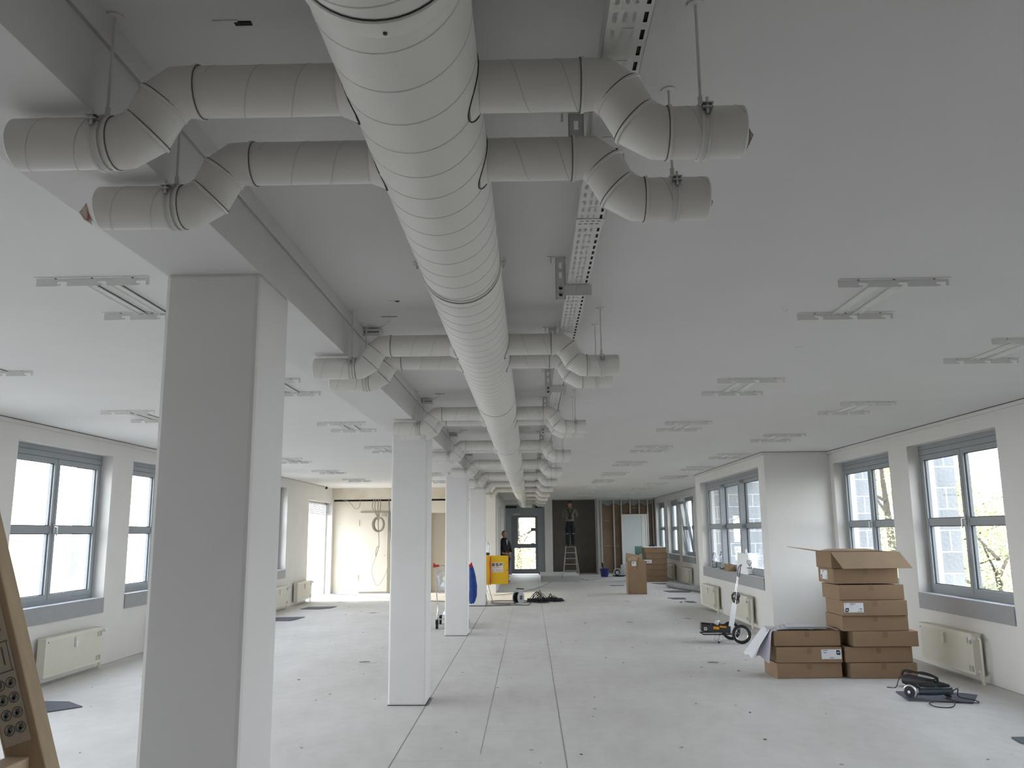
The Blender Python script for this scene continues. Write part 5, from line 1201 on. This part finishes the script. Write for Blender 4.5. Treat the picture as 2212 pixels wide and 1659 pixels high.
for (x0, x1, z) in ((2.78, 3.02, 1.98), (2.78, 2.90, 1.58), (2.80, 3.4, 1.05), (3.85, 4.1, 2.45), (4.2, 4.4, 2.45)): b.box(x0, x1, SY+.0735, SY+.078, z, z+.012)
b.build('board_joint', mat('joint_filler', (.5,.42,.34), .9), sw)
r = thing('panel_door', (3.9, SY-.08, 0), 'pale blue-white door leaf and frame leaning in the stud wall opening', 'door panel')
b = MB(); y = SY-.06; b.box(3.47, 3.53, y, y+.05, .02, 2.22); b.box(4.38, 4.44, y, y+.05, .02, 2.22); b.box(3.53, 4.38, y, y+.05, 2.17, 2.22); b.build('door_frame', WHITEP, r)
b = MB(); b.box(3.53, 4.22, y+.01, y+.04, .03, 2.17); b.mi = 1; b.box(4.23, 4.37, y+.015, y+.04, .03, 2.17); b.build('door_leaf', [DOORW, WHITEP], r)
b = MB(); b.prism([(3.47, 27.9, .86), (3.47, 27.9, 1.12), (3.96, 27.9, 1.12), (3.94, 27.9, .80)], (0, .0125, 0)); b.prism([(3.47, 27.9, .0), (3.47, 27.9, .86), (3.94, 27.9, .80), (3.94, 27.9, .0)], (0, .0125, 0))
b2 = B(3.55, 3.66, 27.9, 27.913, .0, 1.10); b.bm.free(); tag(MB().prism([(3.45, 28.05, .005), (3.43, 28.10, 1.10), (3.70, 28.10, 1.10), (3.70, 28.05, .005)], (0, .0125, 0)).build('green_board', GREENB, origin=(3.6, 28.05, 0)), 'green moisture-resistant board offcut leaning behind the far boxes', 'board offcut'); b2.bm.free()
b = B(3.36, 3.50, SY-.40, SY-.28, .002, .36); tag(b.build('white_canister', mat('canister_white', (.55,.58,.60), .5), origin=(3.43, SY-.34, 0), bevel=.01), 'whitish upright box beside the leaning door frame', 'box')

# ================================================================ LEFT WING CABLES
W1 = mat('cable_grey_beige', (.30,.26,.20), .7)
def wire(P, lab, rad=.012, m=W1): tag(MB().tube(spline(P, 8), rad, 6).build('hanging_cable', m, origin=P[0], smooth=True), lab, 'cable')
r = thing('cable_bundle', (-4.32, 23.8, 2.45), 'bundle of beige cables hanging from the bulkhead with a coiled ring', 'cable bundle')
b = MB()
for s in (-.06, -.02, .03, .07): b.tube(spline([(-4.32+s*1.4, 23.85, 2.52), (-4.34+s*1.8, 23.82, 2.3), (-4.28+s*.4, 23.8, 2.05), (-4.26, 23.8, 1.9)], 6), .011, 6)
b.build('cable', W1, r, smooth=True)
b = MB()
for k in range(6): b.tube([(-4.25+.02*math.sin(k*2)+(.125+.008*k)*math.cos(2*PI*i/22), 23.78-.01*k, 1.83+(.17+.006*k)*math.sin(2*PI*i/22)) for i in range(22)], .010, 6, closed=True)
b.build('coil', W1, r, smooth=True)
b = MB(); b.tube(spline([(-4.27, 23.8, 1.9), (-4.25, 23.8, 1.6), (-4.24, 23.8, 1.25), (-4.32, 23.8, .98), (-4.30, 23.8, 1.2), (-4.22, 23.8, 1.25)], 6), .012, 6); b.tube(spline([(-4.30, 23.8, 1.0), (-4.42, 23.8, .62), (-4.28, 23.8, .22), (-4.08, 23.8, .42), (-3.96, 23.9, .8)], 8), .006, 6); b.build('cable_tail', W1, r, smooth=True)
wire([(-5.3, 23.84, 2.50), (-5.1, 23.82, 2.44), (-4.93, 23.8, 2.26), (-4.82, 23.84, 2.3), (-4.80, 23.86, 2.5)], 'thin cable loop sagging from the bulkhead near the left corner', .007)
wire([(-3.98, 23.85, 2.52), (-3.96, 23.82, 2.2), (-3.92, 23.8, 1.6), (-3.90, 23.8, 1.1)], 'dark cable hanging straight down beside the second column', .016, INKG)

for o in [o for o in bpy.data.objects if o.parent is None and o.name.split('.')[0] in ('cable_bundle', 'hanging_cable')]: o.location = Vector((o.location.x*.965, o.location.y-.9, o.location.z)); o.scale.x = .965
# ================================================================ NEAR WOODEN LADDER (cropped by the frame, left)
r = thing('wooden_ladder', (-.95, 1.1, 0), 'large wooden stepladder cut off at the left edge with a printed safety label', 'ladder')
pa, pb = Vector((-.8525, 0, 1.6838)), Vector((-.7105, 0, 1.2617))        # right edge of the visible rail
dz = (pb-pa).normalized(); top = pa-dz*.30
side = Vector((0,1,0)).cross(dz).normalized(); side = -side if side.x > 0 else side
def rail_(top, y, n, u, L, w=.058, d=.036):
    sd = Vector((0,1,0)).cross(u).normalized(); sd = -sd if sd.x > 0 else sd
    t = Vector(top); A = [t, t+sd*w, t+sd*w+u*L, t+u*L]; A = [Vector((p.x, y, max(p.z, .001))) for p in A]
    b = MB(); b.prism(A, (0, d, 0)); return b.build(n, WOODD, r, bevel=.003)
rail_(top, 1.285, 'front_rail', dz, 2.08); rail_(top, .84, 'front_rail', dz, 2.08)
d2 = Vector((-dz.x, 0, dz.z)); t2 = top+Vector((-.07,0,0))
rail_(t2, 1.245, 'rear_rail', d2, 2.08); rail_(t2, .88, 'rear_rail', d2, 2.08)
TW = mat('tread_wood', (.62,.47,.34), .6, noise=.12, nscale=6)
for k in range(6):
    p = top+dz*(.30+.445+.29*(k-1)); b = MB(); b.box(p.x-.062, p.x-.026, .85, 1.30, p.z-.022, p.z+.020); b.build('tread', TW, r, bevel=.003)
def lab_quad(b, s0, s1, a0, a1, e=.0004):
    q = []
    for (s_, a) in ((s0, a0), (s1, a0), (s1, a1), (s0, a1)): p = top+side*s_+dz*a; q.append((p.x, 1.285-e, p.z))
    b.face(q)
b = MB(); lab_quad(b, .010, .050, .47, .695, .0006)
b.mi = 1
for (s0, s1, a0, a1) in ((.012,.048,.545,.547),(.012,.048,.589,.591),(.014,.0152,.547,.589),(.0455,.047,.547,.589),(.022,.0245,.553,.580),(.031,.0335,.553,.580),(.018,.022,.50,.53),(.030,.035,.485,.52),(.040,.046,.49,.515)): lab_quad(b, s0, s1, a0, a1, .0009)
for k in range(4):
    for s_ in (.021, .038):
        a = .607+.022*k; P = [top+side*(s_+.0075*math.cos(2*PI*i/14))+dz*(a+.0075*math.sin(2*PI*i/14)) for i in range(14)]; P = [(p.x, 1.285-.001, p.z) for p in P]; b.tube(P, .0007, 4, closed=True)
        lab_quad(b, s_-.004, s_+.002, a-.005, a+.003, .0012); lab_quad(b, s_-.001, s_+.004, a-.001, a+.005, .0012)
b.build('safety_label', [mat('worn_label', (.60,.52,.42), .6), INKG], r, normals=False)

# ================================================================ OUTSIDE
tag(B(5.6, 60, -20, 90, -6.2, -6).build('ground', GRASS), None, kind='structure')
tag(B(-20, 5.5, 36, 90, -6.2, -6).build('ground_back', GRASS), None, kind='structure')
def tree(x, y, zc, rx, rz_, n, m, lab, ls=.17, seed=0):
    rd = random.Random(seed); r = thing('tree', (x, y, -6), lab, 'tree', 'trees outside the building')
    b = MB(); b.tube([(x, y, -6), (x+.1, y, zc-rz_*.3), (x, y+.2, zc+rz_*.3)], [.22, .14, .05], 8)
    for k in range(9):
        a = rd.uniform(0, 6.28); h = rd.uniform(-.6, .6)*rz_; L = rx*.8; b.tube([(x, y, zc+h-.6), (x+L*.5*math.cos(a), y+L*.5*math.sin(a), zc+h), (x+L*math.cos(a), y+L*math.sin(a), zc+h+.6)], [.06, .035, .012], 5)
    b.build('trunk', BARK, r, smooth=True)
    b = MB(); blobs = []
    for k in range(34):
        a = rd.uniform(0, 6.28); t = rd.uniform(-1, 1); q = math.sqrt(1-t*t)*rd.uniform(.35, .95); blobs.append((x+rx*q*math.cos(a), y+rx*q*math.sin(a), zc+rz_*t*.9, rd.uniform(.22, .42)*rx))
    for k in range(int(n*1.9)):
        bx_, by, bz, br = rd.choice(blobs); v = Vector((rd.gauss(0,1), rd.gauss(0,1), rd.gauss(0,1))).normalized()*br*rd.uniform(.55, 1.05); c = Vector((bx_, by, bz))+v*1.0
        u = Vector((rd.gauss(0,1), rd.gauss(0,1), rd.gauss(0,1))).normalized(); w_ = u.orthogonal().normalized(); s = ls*.62*rd.uniform(.5, 1.2)
        b.face([c-u*s*.6, c+w_*s*.3, c+u*s*.6, c-w_*s*.3])
    o = b.build('crown', m, r, normals=False); tag(o, None, kind='stuff'); return r
tree(13.0, 24.0, -.6, 3.4, 3.6, 9000, LEAFD, 'bushy tree seen low through the near right window', seed=1)
tree(16.5, 35.0, .0, 4.2, 4.6, 9000, LEAF, 'yellow-green tree behind, seen across the near right window', .22, seed=2)
tree(11.2, 26.8, 2.4, 2.6, 5.2, 9000, LEAF, 'tall tree filling the right light of the second right window', seed=3)
tree(20.5, 36.0, -1.2, 4.5, 4.2, 7000, LEAFD, 'darker tree farther off behind the near right window', .24, seed=4)
tree(10.8, 33.0, 2.0, 3.0, 5.0, 6000, LEAFD, 'tree beyond the bay seen past the block pier', seed=5)
tree(-.6, 40.5, 1.0, 2.9, 4.6, 9000, LEAF, 'yellow-green tree behind the glazed entrance door, left one', .16, seed=6)
tree(1.9, 43.5, 1.2, 3.4, 4.8, 7000, LEAF, 'yellow-green tree behind the glazed entrance door, right one', .16, seed=7)
